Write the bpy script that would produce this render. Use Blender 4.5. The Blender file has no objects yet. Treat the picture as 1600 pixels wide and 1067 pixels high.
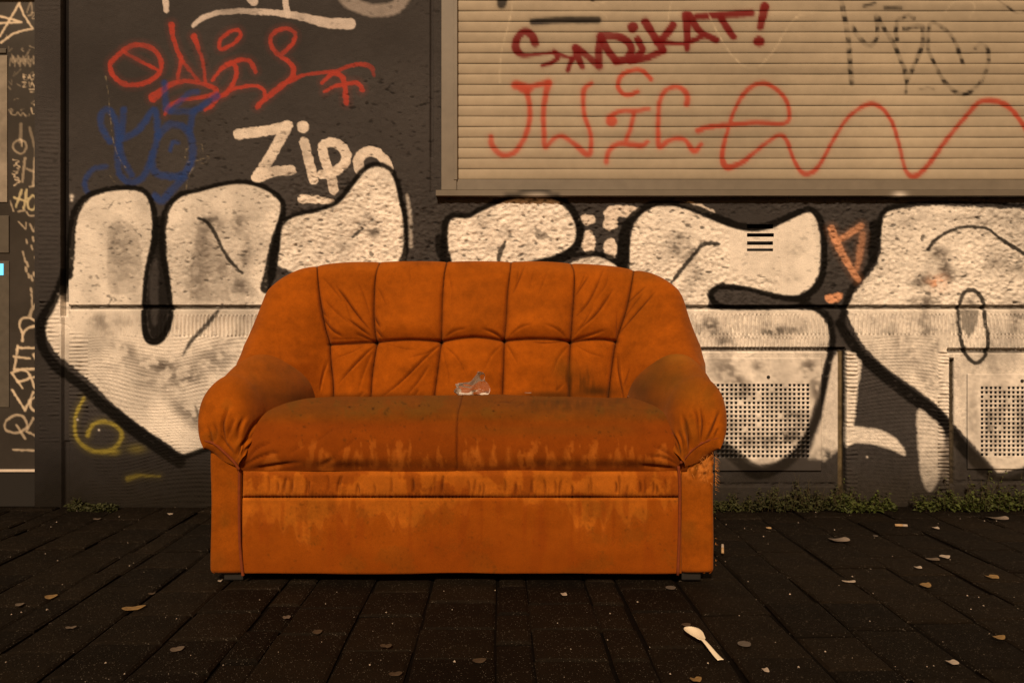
import bpy, math, random
import numpy as np
from mathutils import Vector, Matrix

# ------------------------------------------------------------------ camera, sky, sun, exposure
SC = bpy.context.scene
COL = SC.collection
F = 1156.0            # focal length in photograph pixels (26 mm on 36 mm)
CXP, HZ = 800.0, 520.0   # vanishing point of the wall normal / eye level, in photograph pixels
H = 0.714             # camera height (m)
D = 3.057             # camera to wall (m)
cam = bpy.data.cameras.new('camera'); cam.lens = 26.01; cam.sensor_width = 36.0
cam.shift_y = -13.5 / 1600.0; cam.clip_end = 200.0; cam.clip_start = 0.05
co = bpy.data.objects.new('camera', cam); COL.objects.link(co)
co.location = (0, 0, H); co.rotation_euler = (math.pi / 2, 0, 0)
SC.camera = co

SUN_EL, SUN_AZ = math.radians(40), math.radians(-11)     # az: to the left (-) of straight behind the camera
W = bpy.data.worlds.new('World'); SC.world = W; W.use_nodes = True
nt = W.node_tree; nt.nodes.clear()
sky = nt.nodes.new('ShaderNodeTexSky'); sky.sky_type = 'NISHITA'; sky.sun_disc = False
sky.sun_elevation = SUN_EL; sky.sun_rotation = math.radians(180) - SUN_AZ * -1
tint = nt.nodes.new('ShaderNodeMix'); tint.data_type = 'RGBA'; tint.blend_type = 'MULTIPLY'
tint.inputs[0].default_value = 1.0; tint.inputs[7].default_value = (1.0, 0.44, 0.14, 1)   # town glow on a night sky
bg = nt.nodes.new('ShaderNodeBackground'); bg.inputs[1].default_value = 0.065
wo = nt.nodes.new('ShaderNodeOutputWorld')
nt.links.new(sky.outputs[0], tint.inputs[6]); nt.links.new(tint.outputs[2], bg.inputs[0]); nt.links.new(bg.outputs[0], wo.inputs[0])
sl = bpy.data.lights.new('sun', 'SUN'); sl.energy = 3.2; sl.angle = math.radians(6); sl.color = (1.0, 0.735, 0.49)
so = bpy.data.objects.new('sun', sl); COL.objects.link(so)
_d = Vector((-math.sin(SUN_AZ) * math.cos(SUN_EL), math.cos(SUN_AZ) * math.cos(SUN_EL), -math.sin(SUN_EL)))  # travel direction
so.rotation_euler = _d.to_track_quat('-Z', 'Y').to_euler(); so.location = (-3, -6, 6)
SC.view_settings.view_transform = 'Standard'; SC.view_settings.look = 'None'
SC.view_settings.gamma = 1.0; SC.view_settings.use_curve_mapping = False
SC.view_settings.exposure = 0.30
SC.cycles.use_denoising = True; SC.cycles.max_bounces = 6; SC.cycles.transparent_max_bounces = 12

rng = np.random.default_rng(7); random.seed(7)

# ------------------------------------------------------------------ helpers
def P(px, py, Y):
    return ((px - CXP) * Y / F, Y, H - (py - HZ) * Y / F)

def ground(px, py):
    Y = F * H / (py - HZ)
    return ((px - CXP) * Y / F, Y, 0.0)

def lin(r, g, b):
    f = lambda c: (c / 255 / 12.92) if c <= 10 else ((c / 255 + 0.055) / 1.055) ** 2.4
    return np.array([f(r), f(g), f(b)])

def gnoise(ny, nx, sy, sx, seed):
    r = np.random.default_rng(seed).standard_normal((ny, nx))
    fy = np.fft.fftfreq(ny)[:, None]; fx = np.fft.rfftfreq(nx)[None, :]
    g = np.exp(-2 * (math.pi ** 2) * ((fy * sy) ** 2 + (fx * sx) ** 2))
    o = np.fft.irfft2(np.fft.rfft2(r) * g, s=(ny, nx))
    return (o / o.std()).astype(np.float32)

def sstep(a, b, x):
    t = np.clip((x - a) / (b - a), 0, 1); return t * t * (3 - 2 * t)

def spline(pts, n=10, closed=False):
    p = [np.array(q, float) for q in pts]
    if len(p) < 3: return np.array(p)
    m = len(p); out = []
    rngi = range(m) if closed else range(m - 1)
    for i in rngi:
        p1, p2 = p[i % m], p[(i + 1) % m]
        p0 = p[(i - 1) % m] if (closed or i > 0) else 2 * p1 - p2
        p3 = p[(i + 2) % m] if (closed or i + 2 < m) else 2 * p2 - p1
        for k in range(n):
            t = k / n
            out.append(0.5 * (2 * p1 + (p2 - p0) * t + (2 * p0 - 5 * p1 + 4 * p2 - p3) * t * t + (-p0 + 3 * p1 - 3 * p2 + p3) * t ** 3))
    out.append(p[0] if closed else p[-1])
    return np.array(out)

class Canvas:
    """colour, relief and part id of a surface, drawn in photograph pixels of that surface"""
    def __init__(s, x0, y0, x1, y1, step, base):
        s.x0, s.y0, s.st = x0, y0, step
        s.nx = int(round((x1 - x0) / step)) + 1; s.ny = int(round((y1 - y0) / step)) + 1
        s.xs = x0 + np.arange(s.nx) * step; s.ys = y0 + np.arange(s.ny) * step
        s.col = np.zeros((s.ny, s.nx, 3), np.float32); s.col[:] = base
        s.h = np.zeros((s.ny, s.nx), np.float32)
        s.pid = np.zeros((s.ny, s.nx), np.int16)
        s.en = np.zeros((s.ny, s.nx), np.float32)       # edge noise, px
        s.dm = np.full((s.ny, s.nx), 1e3, np.float32)
    def sl(s, xa, ya, xb, yb):
        i0 = max(0, int((ya - s.y0) / s.st)); i1 = min(s.ny, int((yb - s.y0) / s.st) + 2)
        j0 = max(0, int((xa - s.x0) / s.st)); j1 = min(s.nx, int((xb - s.x0) / s.st) + 2)
        return slice(i0, max(i0, i1)), slice(j0, max(j0, j1))
    def cover(s, pts, w, soft=1.6, smooth=True, closed=False, edge=1.0):
        """coverage 0..1 of a round-ended stroke; w: one width or one per control point"""
        p = np.array(pts, float); m = len(p)
        ww = np.full(m, float(w)) if np.isscalar(w) else np.interp(np.linspace(0, 1, m), np.linspace(0, 1, len(w)), w)
        q = np.column_stack([p, ww])
        q = spline(q, 8, closed) if smooth and m > 2 else (np.vstack([q, q[:1]]) if closed else q)
        R = q[:, 2].max() / 2 + soft * 2 + 4
        S = s.sl(q[:, 0].min() - R, q[:, 1].min() - R, q[:, 0].max() + R, q[:, 1].max() + R)
        A = np.zeros((S[0].stop - S[0].start, S[1].stop - S[1].start), np.float32)
        if A.size == 0: return S, A
        if len(q) == 1: q = np.vstack([q, q])
        for a, b in zip(q[:-1], q[1:]):
            T = s.sl(min(a[0], b[0]) - R, min(a[1], b[1]) - R, max(a[0], b[0]) + R, max(a[1], b[1]) + R)
            if T[0].stop <= T[0].start or T[1].stop <= T[1].start: continue
            X = s.xs[T[1]][None, :] - a[0]; Y = s.ys[T[0]][:, None] - a[1]
            dx, dy = b[0] - a[0], b[1] - a[1]; L = dx * dx + dy * dy + 1e-9
            t = np.clip((X * dx + Y * dy) / L, 0, 1)
            d = np.hypot(X - t * dx, Y - t * dy) + s.en[T] * edge
            c = np.clip(((a[2] + (b[2] - a[2]) * t) / 2 - d) / soft + 0.5, 0, 1)
            V = A[T[0].start - S[0].start:T[0].stop - S[0].start, T[1].start - S[1].start:T[1].stop - S[1].start]
            np.maximum(V, c, out=V)
        return S, A
    def blend(s, S, A, c, pid=None, thr=0.5):
        s.col[S] += (np.asarray(c, np.float32) - s.col[S]) * A[..., None]
        if pid is not None: s.pid[S] = np.where(A > thr, pid, s.pid[S])
    def stroke(s, pts, w, c, alpha=1.0, soft=1.6, smooth=True, closed=False, edge=1.0, pid=None, mask=None):
        S, A = s.cover(pts, w, soft, smooth, closed, edge)
        if mask is not None: A = A * mask[S]
        s.blend(S, A * alpha, c, pid, 0.35)
    def poly(s, pts, c, alpha=1.0, soft=2.0, smooth=True, pid=None, edge=1.0, mask=None):
        q = spline(pts, 6, True) if smooth else np.array(list(pts) + [pts[0]], float)
        R = soft + 4
        S = s.sl(q[:, 0].min() - R, q[:, 1].min() - R, q[:, 0].max() + R, q[:, 1].max() + R)
        X = np.broadcast_to(s.xs[S[1]][None, :], (S[0].stop - S[0].start, S[1].stop - S[1].start)); Y = np.broadcast_to(s.ys[S[0]][:, None], X.shape)
        ins = np.zeros(X.shape, bool)
        for a, b in zip(q[:-1], q[1:]):
            if a[1] == b[1]: continue
            r = ((a[1] > Y[:, :1]) != (b[1] > Y[:, :1])).ravel()
            if not r.any(): continue
            xc = (b[0] - a[0]) * (Y[r] - a[1]) / (b[1] - a[1]) + a[0]
            ins[r] ^= X[r] < xc
        dd = np.full(X.shape, R, np.float32)
        for a, b in zip(q[:-1], q[1:]):
            T = s.sl(min(a[0], b[0]) - R, min(a[1], b[1]) - R, max(a[0], b[0]) + R, max(a[1], b[1]) + R)
            if T[0].stop <= T[0].start or T[1].stop <= T[1].start: continue
            U = s.xs[T[1]][None, :] - a[0]; Vv = s.ys[T[0]][:, None] - a[1]
            dx, dy = b[0] - a[0], b[1] - a[1]; L = dx * dx + dy * dy + 1e-9
            t = np.clip((U * dx + Vv * dy) / L, 0, 1); d = np.hypot(U - t * dx, Vv - t * dy)
            q2 = dd[T[0].start - S[0].start:T[0].stop - S[0].start, T[1].start - S[1].start:T[1].stop - S[1].start]
            np.minimum(q2, d, out=q2)
        sd = np.where(ins, dd, -dd) - s.en[S] * edge
        A = np.clip(sd / soft + 0.5, 0, 1) * alpha
        if mask is not None: A = A * mask[S]
        s.blend(S, A, c, pid)
        return S, A
    def smudge(s, cx, cy, rx, ry, c, alpha, ang=0.0, mask=None):
        R = 2.6 * max(rx, ry); S = s.sl(cx - R, cy - R, cx + R, cy + R)
        X = s.xs[S[1]][None, :] - cx; Y = s.ys[S[0]][:, None] - cy; ca, sa = math.cos(ang), math.sin(ang)
        A = np.exp(-(((X * ca + Y * sa) / rx) ** 2 + ((-X * sa + Y * ca) / ry) ** 2)) * alpha
        if mask is not None: A = A * mask[S]
        s.blend(S, A.astype(np.float32), c)
    def rect_h(s, xa, ya, xb, yb, v):
        s.h[s.sl(xa, ya, xb - s.st, yb - s.st)] = v
    def near(s, pts, R, smooth=True, closed=False):
        p = spline(pts, 8, closed) if smooth and len(pts) > 2 else np.array(pts, float)
        S = s.sl(p[:, 0].min() - R, p[:, 1].min() - R, p[:, 0].max() + R, p[:, 1].max() + R)
        Dd = np.full((S[0].stop - S[0].start, S[1].stop - S[1].start), R, np.float32)
        Tt = np.zeros_like(Dd); n = len(p) - 1
        for k, (a, b) in enumerate(zip(p[:-1], p[1:])):
            T = s.sl(min(a[0], b[0]) - R, min(a[1], b[1]) - R, max(a[0], b[0]) + R, max(a[1], b[1]) + R)
            if T[0].stop <= T[0].start or T[1].stop <= T[1].start: continue
            X = s.xs[T[1]][None, :] - a[0]; Y = s.ys[T[0]][:, None] - a[1]
            dx, dy = b[0] - a[0], b[1] - a[1]; L = dx * dx + dy * dy + 1e-9
            t = np.clip((X * dx + Y * dy) / L, 0, 1); d = np.hypot(X - t * dx, Y - t * dy)
            o = (slice(T[0].start - S[0].start, T[0].stop - S[0].start), slice(T[1].start - S[1].start, T[1].stop - S[1].start))
            u = d < Dd[o]; Dd[o] = np.where(u, d, Dd[o]); Tt[o] = np.where(u, (k + t) / n, Tt[o])
        return S, Dd, Tt
    def groove(s, pts, depth, sig, c=None, alpha=0.0, lw=1.5, seam=False, taper=False, smooth=True):
        S, d, t = s.near(pts, 60.0 if seam else 5 * sig + 4, smooth)
        k = np.sin(np.pi * np.clip(t, 0.02, 0.98)) ** 0.6 if taper else 1.0
        s.h[S] -= depth * k * np.exp(-(d / sig) ** 2)
        if c is not None: s.blend(S, np.clip((lw / 2 - d) / 1.1 + 0.5, 0, 1) * alpha * k, c)
        if seam: s.dm[S] = np.minimum(s.dm[S], d)
    def sample(s, px, py):
        u = np.clip((px - s.x0) / s.st, 0, s.nx - 1.001); v = np.clip((py - s.y0) / s.st, 0, s.ny - 1.001)
        j = u.astype(int); i = v.astype(int); a = (u - j)[..., None]; b = (v - i)[..., None]
        f = lambda M: (M[i, j] * (1 - a) + M[i, j + 1] * a) * (1 - b) + (M[i + 1, j] * (1 - a) + M[i + 1, j + 1] * a) * b
        return f(s.col), f(s.h[..., None])[..., 0]

def put(o, parent=None):
    COL.objects.link(o)
    if parent is not None: o.parent = parent
    return o

def tag(o, label=None, cat=None, group=None, kind=None):
    for k, v in (('label', label), ('category', cat), ('group', group), ('kind', kind)):
        if v: o[k] = v
    return o

def empty(name, loc=(0, 0, 0)):
    o = bpy.data.objects.new(name, None); o.location = loc; o.empty_display_size = 0.1
    return put(o)

def mesh_raw(name, co_, quads, mat, parent=None, col=None, nrm=None, smooth=True, tris=None):
    me = bpy.data.meshes.new(name)
    nv = len(co_); me.vertices.add(nv); me.vertices.foreach_set('co', np.asarray(co_, np.float32).ravel())
    nq = len(quads)
    me.loops.add(nq * 4); me.polygons.add(nq)
    me.loops.foreach_set('vertex_index', np.asarray(quads, np.int32).ravel())
    me.polygons.foreach_set('loop_start', np.arange(nq, dtype=np.int32) * 4)
    me.polygons.foreach_set('use_smooth', np.full(nq, smooth))
    me.update(calc_edges=True)
    if col is not None:
        at = me.color_attributes.new('paint', 'FLOAT_COLOR', 'POINT')
        at.data.foreach_set('color', np.column_stack([col, np.ones(nv)]).astype(np.float32).ravel())
    if nrm is not None:
        me.normals_split_custom_set_from_vertices(np.asarray(nrm, np.float32))
    me.materials.append(mat)
    return put(bpy.data.objects.new(name, me), parent)

def grid_obj(name, V, mat, parent=None, col=None, mask=None, nrm=None, flip=False, wrap=False):
    ny, nx = V.shape[:2]; idx = np.arange(ny * nx).reshape(ny, nx)
    if wrap: idx = np.column_stack([idx, idx[:, :1]])
    a, b, c, d = idx[:-1, :-1], idx[1:, :-1], idx[1:, 1:], idx[:-1, 1:]
    q = np.stack([a, d, c, b] if flip else [a, b, c, d], -1)
    q = q[mask] if mask is not None else q.reshape(-1, 4)
    used = np.unique(q); rm = np.zeros(ny * nx, np.int64); rm[used] = np.arange(len(used))
    return mesh_raw(name, V.reshape(-1, 3)[used], rm[q], mat, parent,
                    None if col is None else col.reshape(-1, 3)[used], None if nrm is None else nrm.reshape(-1, 3)[used])

def mesh_py(name, verts, faces, mat, parent=None, smooth=False):
    me = bpy.data.meshes.new(name); me.from_pydata([tuple(v) for v in verts], [], faces); me.materials.append(mat)
    if smooth: me.polygons.foreach_set('use_smooth', [True] * len(me.polygons))
    me.update()
    return put(bpy.data.objects.new(name, me), parent)

def box_geo(x0, x1, y0, y1, z0, z1, bev=0.0):
    import bmesh
    bm = bmesh.new(); bmesh.ops.create_cube(bm, size=1)
    for v in bm.verts:
        v.co = Vector((x0 + (v.co.x + .5) * (x1 - x0), y0 + (v.co.y + .5) * (y1 - y0), z0 + (v.co.z + .5) * (z1 - z0)))
    if bev: bmesh.ops.bevel(bm, geom=bm.edges[:], offset=bev, segments=2, affect='EDGES', profile=0.6)
    return bm

def box(name, x0, x1, y0, y1, z0, z1, mat, parent=None, bev=0.0):
    bm = box_geo(x0, x1, y0, y1, z0, z1, bev); me = bpy.data.meshes.new(name); bm.to_mesh(me); bm.free()
    me.materials.append(mat); return put(bpy.data.objects.new(name, me), parent)

def tube(name, pts, r, mat, parent=None, ns=8, smooth=True, col=None):
    p = [Vector(q) for q in (spline(pts, 6) if len(pts) > 2 else pts)]
    V = []; 
    for i, q in enumerate(p):
        t = (p[min(i + 1, len(p) - 1)] - p[max(i - 1, 0)]).normalized()
        u = t.orthogonal().normalized() if i == 0 else (u - t * u.dot(t)).normalized()
        w = t.cross(u)
        V.append([q + (u * math.cos(2 * math.pi * k / ns) + w * math.sin(2 * math.pi * k / ns)) * r for k in range(ns)])
    vs = [v for ring in V for v in ring]; fs = []
    for i in range(len(V) - 1):
        for k in range(ns): fs.append((i * ns + k, i * ns + (k + 1) % ns, (i + 1) * ns + (k + 1) % ns, (i + 1) * ns + k))
    fs.append(tuple(range(ns - 1, -1, -1))); fs.append(tuple((len(V) - 1) * ns + k for k in range(ns)))
    return mesh_py(name, vs, fs, mat, parent, smooth)

# ------------------------------------------------------------------ materials
def material(name, color=(.5, .5, .5), rough=0.7, attr=False, nscale=60.0, namp=0.12, bscale=0.0, bstr=0.3, bdist=0.002,
             sheen=0.0, spec=0.4, metallic=0.0, speck=None, b2=None, mottle=None, each=0.0):
    m = bpy.data.materials.new(name); m.use_nodes = True; t = m.node_tree; L = t.links
    b = t.nodes['Principled BSDF']; b.inputs['Roughness'].default_value = rough
    b.inputs['Specular IOR Level'].default_value = spec; b.inputs['Metallic'].default_value = metallic
    if sheen:
        b.inputs['Sheen Weight'].default_value = sheen; b.inputs['Sheen Roughness'].default_value = 0.45
        b.inputs['Sheen Tint'].default_value = (1.0, 0.55, 0.25, 1)
    tc = t.nodes.new('ShaderNodeTexCoord')
    if attr:
        a = t.nodes.new('ShaderNodeAttribute'); a.attribute_name = 'paint'; src = a.outputs['Color']
    else:
        a = t.nodes.new('ShaderNodeRGB'); a.outputs[0].default_value = (*color, 1); src = a.outputs[0]
    def varied(src, scale, amp, detail=4):
        n = t.nodes.new('ShaderNodeTexNoise'); n.inputs['Scale'].default_value = scale; n.inputs['Detail'].default_value = detail
        L.new(tc.outputs['Object'], n.inputs['Vector'])
        r = t.nodes.new('ShaderNodeMapRange'); r.inputs[1].default_value = 0.25; r.inputs[2].default_value = 0.75
        r.inputs[3].default_value = 1 - amp; r.inputs[4].default_value = 1 + amp; L.new(n.outputs[0], r.inputs[0])
        x = t.nodes.new('ShaderNodeMix'); x.data_type = 'RGBA'; x.blend_type = 'MULTIPLY'; x.inputs[0].default_value = 1
        L.new(src, x.inputs[6]); L.new(r.outputs[0], x.inputs[7]); return x.outputs[2]
    if namp: src = varied(src, nscale, namp)
    if mottle: src = varied(src, mottle[0], mottle[1], 6)
    if each:      # tone differs from piece to piece
        oi = t.nodes.new('ShaderNodeObjectInfo'); r = t.nodes.new('ShaderNodeMapRange'); r.inputs[3].default_value = 1 - each; r.inputs[4].default_value = 1 + each; L.new(oi.outputs['Random'], r.inputs[0])
        x = t.nodes.new('ShaderNodeMix'); x.data_type = 'RGBA'; x.blend_type = 'MULTIPLY'; x.inputs[0].default_value = 1; L.new(src, x.inputs[6]); L.new(r.outputs[0], x.inputs[7]); src = x.outputs[2]
    if speck:     # (scale, threshold, colour): sparse pale grains, stone glitter put into the colour
        v = t.nodes.new('ShaderNodeTexVoronoi'); v.inputs['Scale'].default_value = speck[0]
        L.new(tc.outputs['Object'], v.inputs['Vector'])
        sp = t.nodes.new('ShaderNodeSeparateColor'); L.new(v.outputs['Color'], sp.inputs[0])
        g = t.nodes.new('ShaderNodeMath'); g.operation = 'GREATER_THAN'; g.inputs[1].default_value = speck[1]; L.new(sp.outputs[0], g.inputs[0])
        g2 = t.nodes.new('ShaderNodeMath'); g2.operation = 'LESS_THAN'; g2.inputs[1].default_value = 0.42; L.new(v.outputs['Distance'], g2.inputs[0])
        g3 = t.nodes.new('ShaderNodeMath'); g3.operation = 'MULTIPLY'; L.new(g.outputs[0], g3.inputs[0]); L.new(g2.outputs[0], g3.inputs[1])
        g4 = t.nodes.new('ShaderNodeMath'); g4.operation = 'MULTIPLY'; L.new(g3.outputs[0], g4.inputs[0]); L.new(sp.outputs[1], g4.inputs[1])
        x = t.nodes.new('ShaderNodeMix'); x.data_type = 'RGBA'; L.new(g4.outputs[0], x.inputs[0]); L.new(src, x.inputs[6])
        x.inputs[7].default_value = (*speck[2], 1); src = x.outputs[2]
    L.new(src, b.inputs['Base Color'])
    last = None
    for q in ([(bscale, bstr, bdist)] if bscale else []) + ([b2] if b2 else []):
        n = t.nodes.new('ShaderNodeTexNoise'); n.inputs['Scale'].default_value = q[0]; n.inputs['Detail'].default_value = 3
        L.new(tc.outputs['Object'], n.inputs['Vector'])
        bp = t.nodes.new('ShaderNodeBump'); bp.inputs['Strength'].default_value = q[1]; bp.inputs['Distance'].default_value = q[2]
        L.new(n.outputs[0], bp.inputs['Height'])
        if last: L.new(last, bp.inputs['Normal'])
        last = bp.outputs[0]
    if last: L.new(last, b.inputs['Normal'])
    return m

M_WALL = material('painted_plaster', attr=True, rough=0.85, spec=0.07, nscale=240, namp=0.16, bscale=260, bstr=0.85, bdist=0.0026, b2=(520, 0.5, 0.0010), mottle=(6, 0.10))
M_PLATE = material('painted_sheet_metal', attr=True, rough=0.5, nscale=40, namp=0.07, bscale=90, bstr=0.12, bdist=0.001)
M_SLAT = material('enamelled_slat', attr=True, rough=0.6, spec=.12, nscale=25, namp=0.06, mottle=(3.5, 0.10), bscale=60, bstr=0.08, bdist=0.001)
M_FRAME = material('painted_window_frame', (.15, .135, .11), rough=0.5, nscale=20, namp=0.10, mottle=(4, .1), bscale=80, bstr=0.1, bdist=.001)
M_SILL = material('painted_sill', attr=True, rough=0.5, nscale=20, namp=0.08)
M_DOOR = material('painted_door', attr=True, rough=0.38, nscale=30, namp=0.10, mottle=(5, .15), bscale=50, bstr=.06, bdist=.001)
M_DARK = material('dark_cavity', (.012, .011, .010), rough=0.9, namp=0)
M_STONE = material('damp_concrete_paver', (.0060, .0040, .0021), rough=0.75, nscale=230, namp=0.45, mottle=(7, .35), bscale=260, bstr=0.8, bdist=0.002, speck=(430, .93, (.15, .13, .105)), spec=0.09, b2=(26, .6, .007), each=.38)
M_JOINT = material('joint_dirt', (.0030, .0022, .0014), rough=0.85, nscale=150, namp=0.4, bscale=200, bstr=.6, bdist=.003, spec=.05)
M_SOFA = material('orange_velour', attr=True, rough=0.95, nscale=420, namp=0.16, mottle=(16, .10), bscale=600, bstr=0.4, bdist=0.0010, sheen=0.12, spec=0.08, b2=(35, .25, .004))
M_FOOT = material('black_plastic', (.015, .015, .015), rough=0.5, namp=0)

# ------------------------------------------------------------------ building facade
SILV = np.array([.82, .785, .725]); GREY = np.array([.047, .0445, .045]); BLK = np.array([.0055, .0050, .0045])
RED = np.array([.37, .052, .036]); BLUE = np.array([.022, .052, .19]); WHT = np.array([.62, .56, .52]); YEL = np.array([.36, .31, .055])
ORG = np.array([.62, .31, .175]); SMU = np.array([.17, .155, .14])

facade = empty('building_facade', (0, D, 0))
tag(facade, 'graffiti-covered dark grey rendered building front with a closed roller shutter', 'building')
STEP = 1.4
WX0, WX1, WY0, WY1 = 57.0, 1717.0, -40.0, 793.0
w = Canvas(WX0, WY0, WX1, WY1, STEP, GREY)
ny, nx = w.ny, w.nx
PX = np.broadcast_to(w.xs[None, :], (ny, nx)); PY = np.broadcast_to(w.ys[:, None], (ny, nx))
n_p = gnoise(ny, nx, .85, 1.7, 6); n_a = gnoise(ny, nx, 1.0, 1.5, 1); n_b = gnoise(ny, nx, 2.4, 2.6, 2); n_c = gnoise(ny, nx, 30, 40, 3); n_d = gnoise(ny, nx, 1.0, 1.1, 4)
pit = np.clip(n_p - 1.25, 0, 1.4)
upper = PY < 480
# how rough the render coat is, from place to place
rough = 0.42 + 0.58 * sstep(240, 330, PY) * sstep(380, 520, PX) + 0.12 * n_c
rough = np.where((PX > 1218) & (PX < 1284) & (PY > 330), 0.30, rough)
rough = np.where((PX > 108) & (PX < 420) & (PY > 290), np.maximum(rough, 0.56), rough)
rough = np.where((PX > 1140) & (PX < 1218) & (PY > 335) & (PY < 430), 0.42, rough)
rough = np.clip(rough, 0.22, 1.05)
dense = sstep(.55, .95, rough)
hu = (0.0006 * n_b + 0.0012 * n_a * (.35 + .95 * dense) - 0.0036 * pit * np.clip((rough - .42) * 4, 0, 1)) * rough
w.h[:] = np.where(upper, hu, 0.0002 * n_b)
w.en = (0.55 * n_a + 0.5 * n_d).astype(np.float32) * np.where(upper, 1.0, 0.7)
# combed and fluted borders of the plinth
wig = gnoise(ny, nx, 6, 12, 5)
def ribs_v(xa, ya, xb, yb, pitch, amp):
    S = w.sl(xa, ya, xb, yb); ph = (PX[S] + 0.8 * wig[S]) * 2 * math.pi / pitch
    w.h[S] += amp * np.sin(ph) * np.clip(1 + 0.5 * n_c[S] + .35 * n_b[S], 0.1, 1.8)
def ribs_h(xa, ya, xb, yb, pitch, amp):
    S = w.sl(xa, ya, xb, yb); ph = (PY[S] + 0.9 * wig[S]) * 2 * math.pi / pitch
    w.h[S] += amp * np.sin(ph) * np.clip(.9 + 0.45 * n_b[S] + 0.6 * n_c[S], 0.05, 1.9)
def comb(xa, ya, xb, yb, amp):
    S = w.sl(xa, ya, xb, yb)
    yy = PY[S] + 9 * n_c[S] + 5.5 * np.sin(PX[S] / 34.0 + PY[S] / 60.0) + 1.0 * wig[S]
    w.h[S] += amp * np.sin(yy * 2 * math.pi / 5.6) * (0.7 + 0.45 * np.sin(PX[S] * 2 * math.pi / 6.0 + 2.5 * wig[S])) * np.clip(.85 + .35 * n_b[S] + .45 * n_c[S], .1, 1.7)
ribs_v(225, 494, 430, 523, 6.2, .0034); ribs_v(135, 494, 225, 523, 6.2, .0011)
comb(138, 524, 430, 790, .0014)
ribs_h(109, 520, 136, 692, 6.4, .0030)
ribs_h(64, -40, 93, 470, 7.2, .0006); ribs_h(66, 470, 94, 690, 6.6, .0030)
for xa, xb in ((1040, 1300), (1318, 1480), (1484, 1720)):
    ribs_v(xa, 493, xb, 520, 6.2, .0044)
for xa, xb in ((1040, 1300), (1482, 1720)):
    ribs_v(xa, 529, xb, 543, 5.8, .0038)
comb(1340, 528, 1466, 785, .0014); ribs_h(1323, 550, 1338, 780, 6.2, .0034); ribs_h(1468, 550, 1482, 775, 6.0, .0034)
# pilaster edges, joints, recessed service panels
w.h[w.sl(57, -40, 98, 793)] += 0.012
S = w.sl(99, -40, 105.5, 492); w.h[S] = -0.016
w.h[w.sl(103, 690, 107, 786)] -= 0.006
S = w.sl(109, 478, 1720, 482.4); w.h[S] = -0.013 + 0.002 * n_a[S]
w.h[w.sl(109, 483, 1720, 560)] += 0.0
S = w.sl(1083, 547, 1312, 757); w.h[S] -= 0.004
S = w.sl(1490, 549, 1720, 753); w.h[S] -= 0.004
for xa, ya, xb, yb, dp in ((1040, 544.5, 1319, 548, .012), (1482, 546.5, 1720, 550, .012), (1083, 756, 1305, 758.6, .008), (1489, 752, 1720, 754.6, .008),
                           (1485, 564, 1490.5, 757, .012), (1316, 547, 1320.5, 772, .012)):
    S = w.sl(xa, ya, xb, yb); w.h[S] = -dp + .0015 * n_a[S]
S = w.sl(674, -40, 688.5, 300); w.h[S] = -0.006 + .0003 * n_a[S]
w.h[w.sl(673, -40, 675.5, 245)] = -0.012
# vertical repair joint and cracks
for pts, dp in ((((1216, 350), (1218, 380), (1221, 410), (1223, 460)), .0022), (((292, 497), (297, 520), (299, 545), (302, 570), (309, 592), (311, 610)), .0018),
                (((94, 505), (103, 508), (109, 512)), .002), (((686, 312), (696, 318), (702, 322)), .002)):
    w.groove(pts, dp, 1.3, BLK, .55, 1.0)

# ---- paint: base coat, then the pieces in the order they were sprayed
w.col *= (1 + 0.07 * n_c)[..., None]
S = w.sl(57, -40, 98, 793); w.col[S] *= 1.12
w.col[PY > 700] *= 0.93
TAGS = {}
def tagid(name, label):
    TAGS[len(TAGS) + 10] = (name, label); return len(TAGS) + 9
hold = 1 - 0.30 * np.clip(pit, 0, 1)
n_e = gnoise(ny, nx, 13, 9, 8); n_f = gnoise(ny, nx, 5, 4, 9)
sil_v = np.clip(.97 - .10 * np.clip(n_e, 0, 2) - .05 * np.clip(n_f + .3 * n_a, 0, 2), .55, 1)
sil_c = 1 - .10 * np.clip(n_c + .6 * n_e - .2, 0, 2) * np.where(PY > 481, 1.5, .8) - np.where(PY > 481, .05, 0)
def silver(poly, pid, alpha=1.0, soft=3.0):
    S, A = w.poly(poly, SILV, alpha, soft, True, pid, 1.0, hold * sil_v)
    w.col[S] *= (1 - A * (1 - sil_c[S]))[..., None]

press = np.clip(.93 + .12 * n_e + .10 * n_f, .45, 1)
p_whitetop = tagid('graffiti_tag', 'white brush-stroke tag with long underline cut off at the top edge')
def st(pts, wd, c, a=1.0, pid=None, soft=1.6, smooth=True, closed=False, edge=.6):
    if c is RED or c is ORG or c is YEL: w.stroke(pts, (np.asarray(wd) * 1 + 9), c, .10, 9, smooth, closed, 0, None, hold)
    w.stroke(pts, wd, c, a, soft, smooth, closed, edge, pid, hold * (press if c is not BLK else 1))
st([(302, 41), (315, 30), (339, 21), (371, 18), (387, 18), (434, 21), (472, 27), (509, 36), (547, 38)], [6, 8, 8, 8, 9, 10, 12, 16, 18], WHT, .85, p_whitetop)
st([(256, -30), (260, 17)], [14, 8], WHT, .9, p_whitetop); st([(380, -20), (396, 3)], 14, WHT, .85, p_whitetop); st([(438, -30), (450, 24)], [9, 9], WHT, .9, p_whitetop)
st([(533, -12), (545, 3), (566, 13), (590, 17), (618, 12), (634, -8)], 20, WHT * .7, .55, None, 5)

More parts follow.
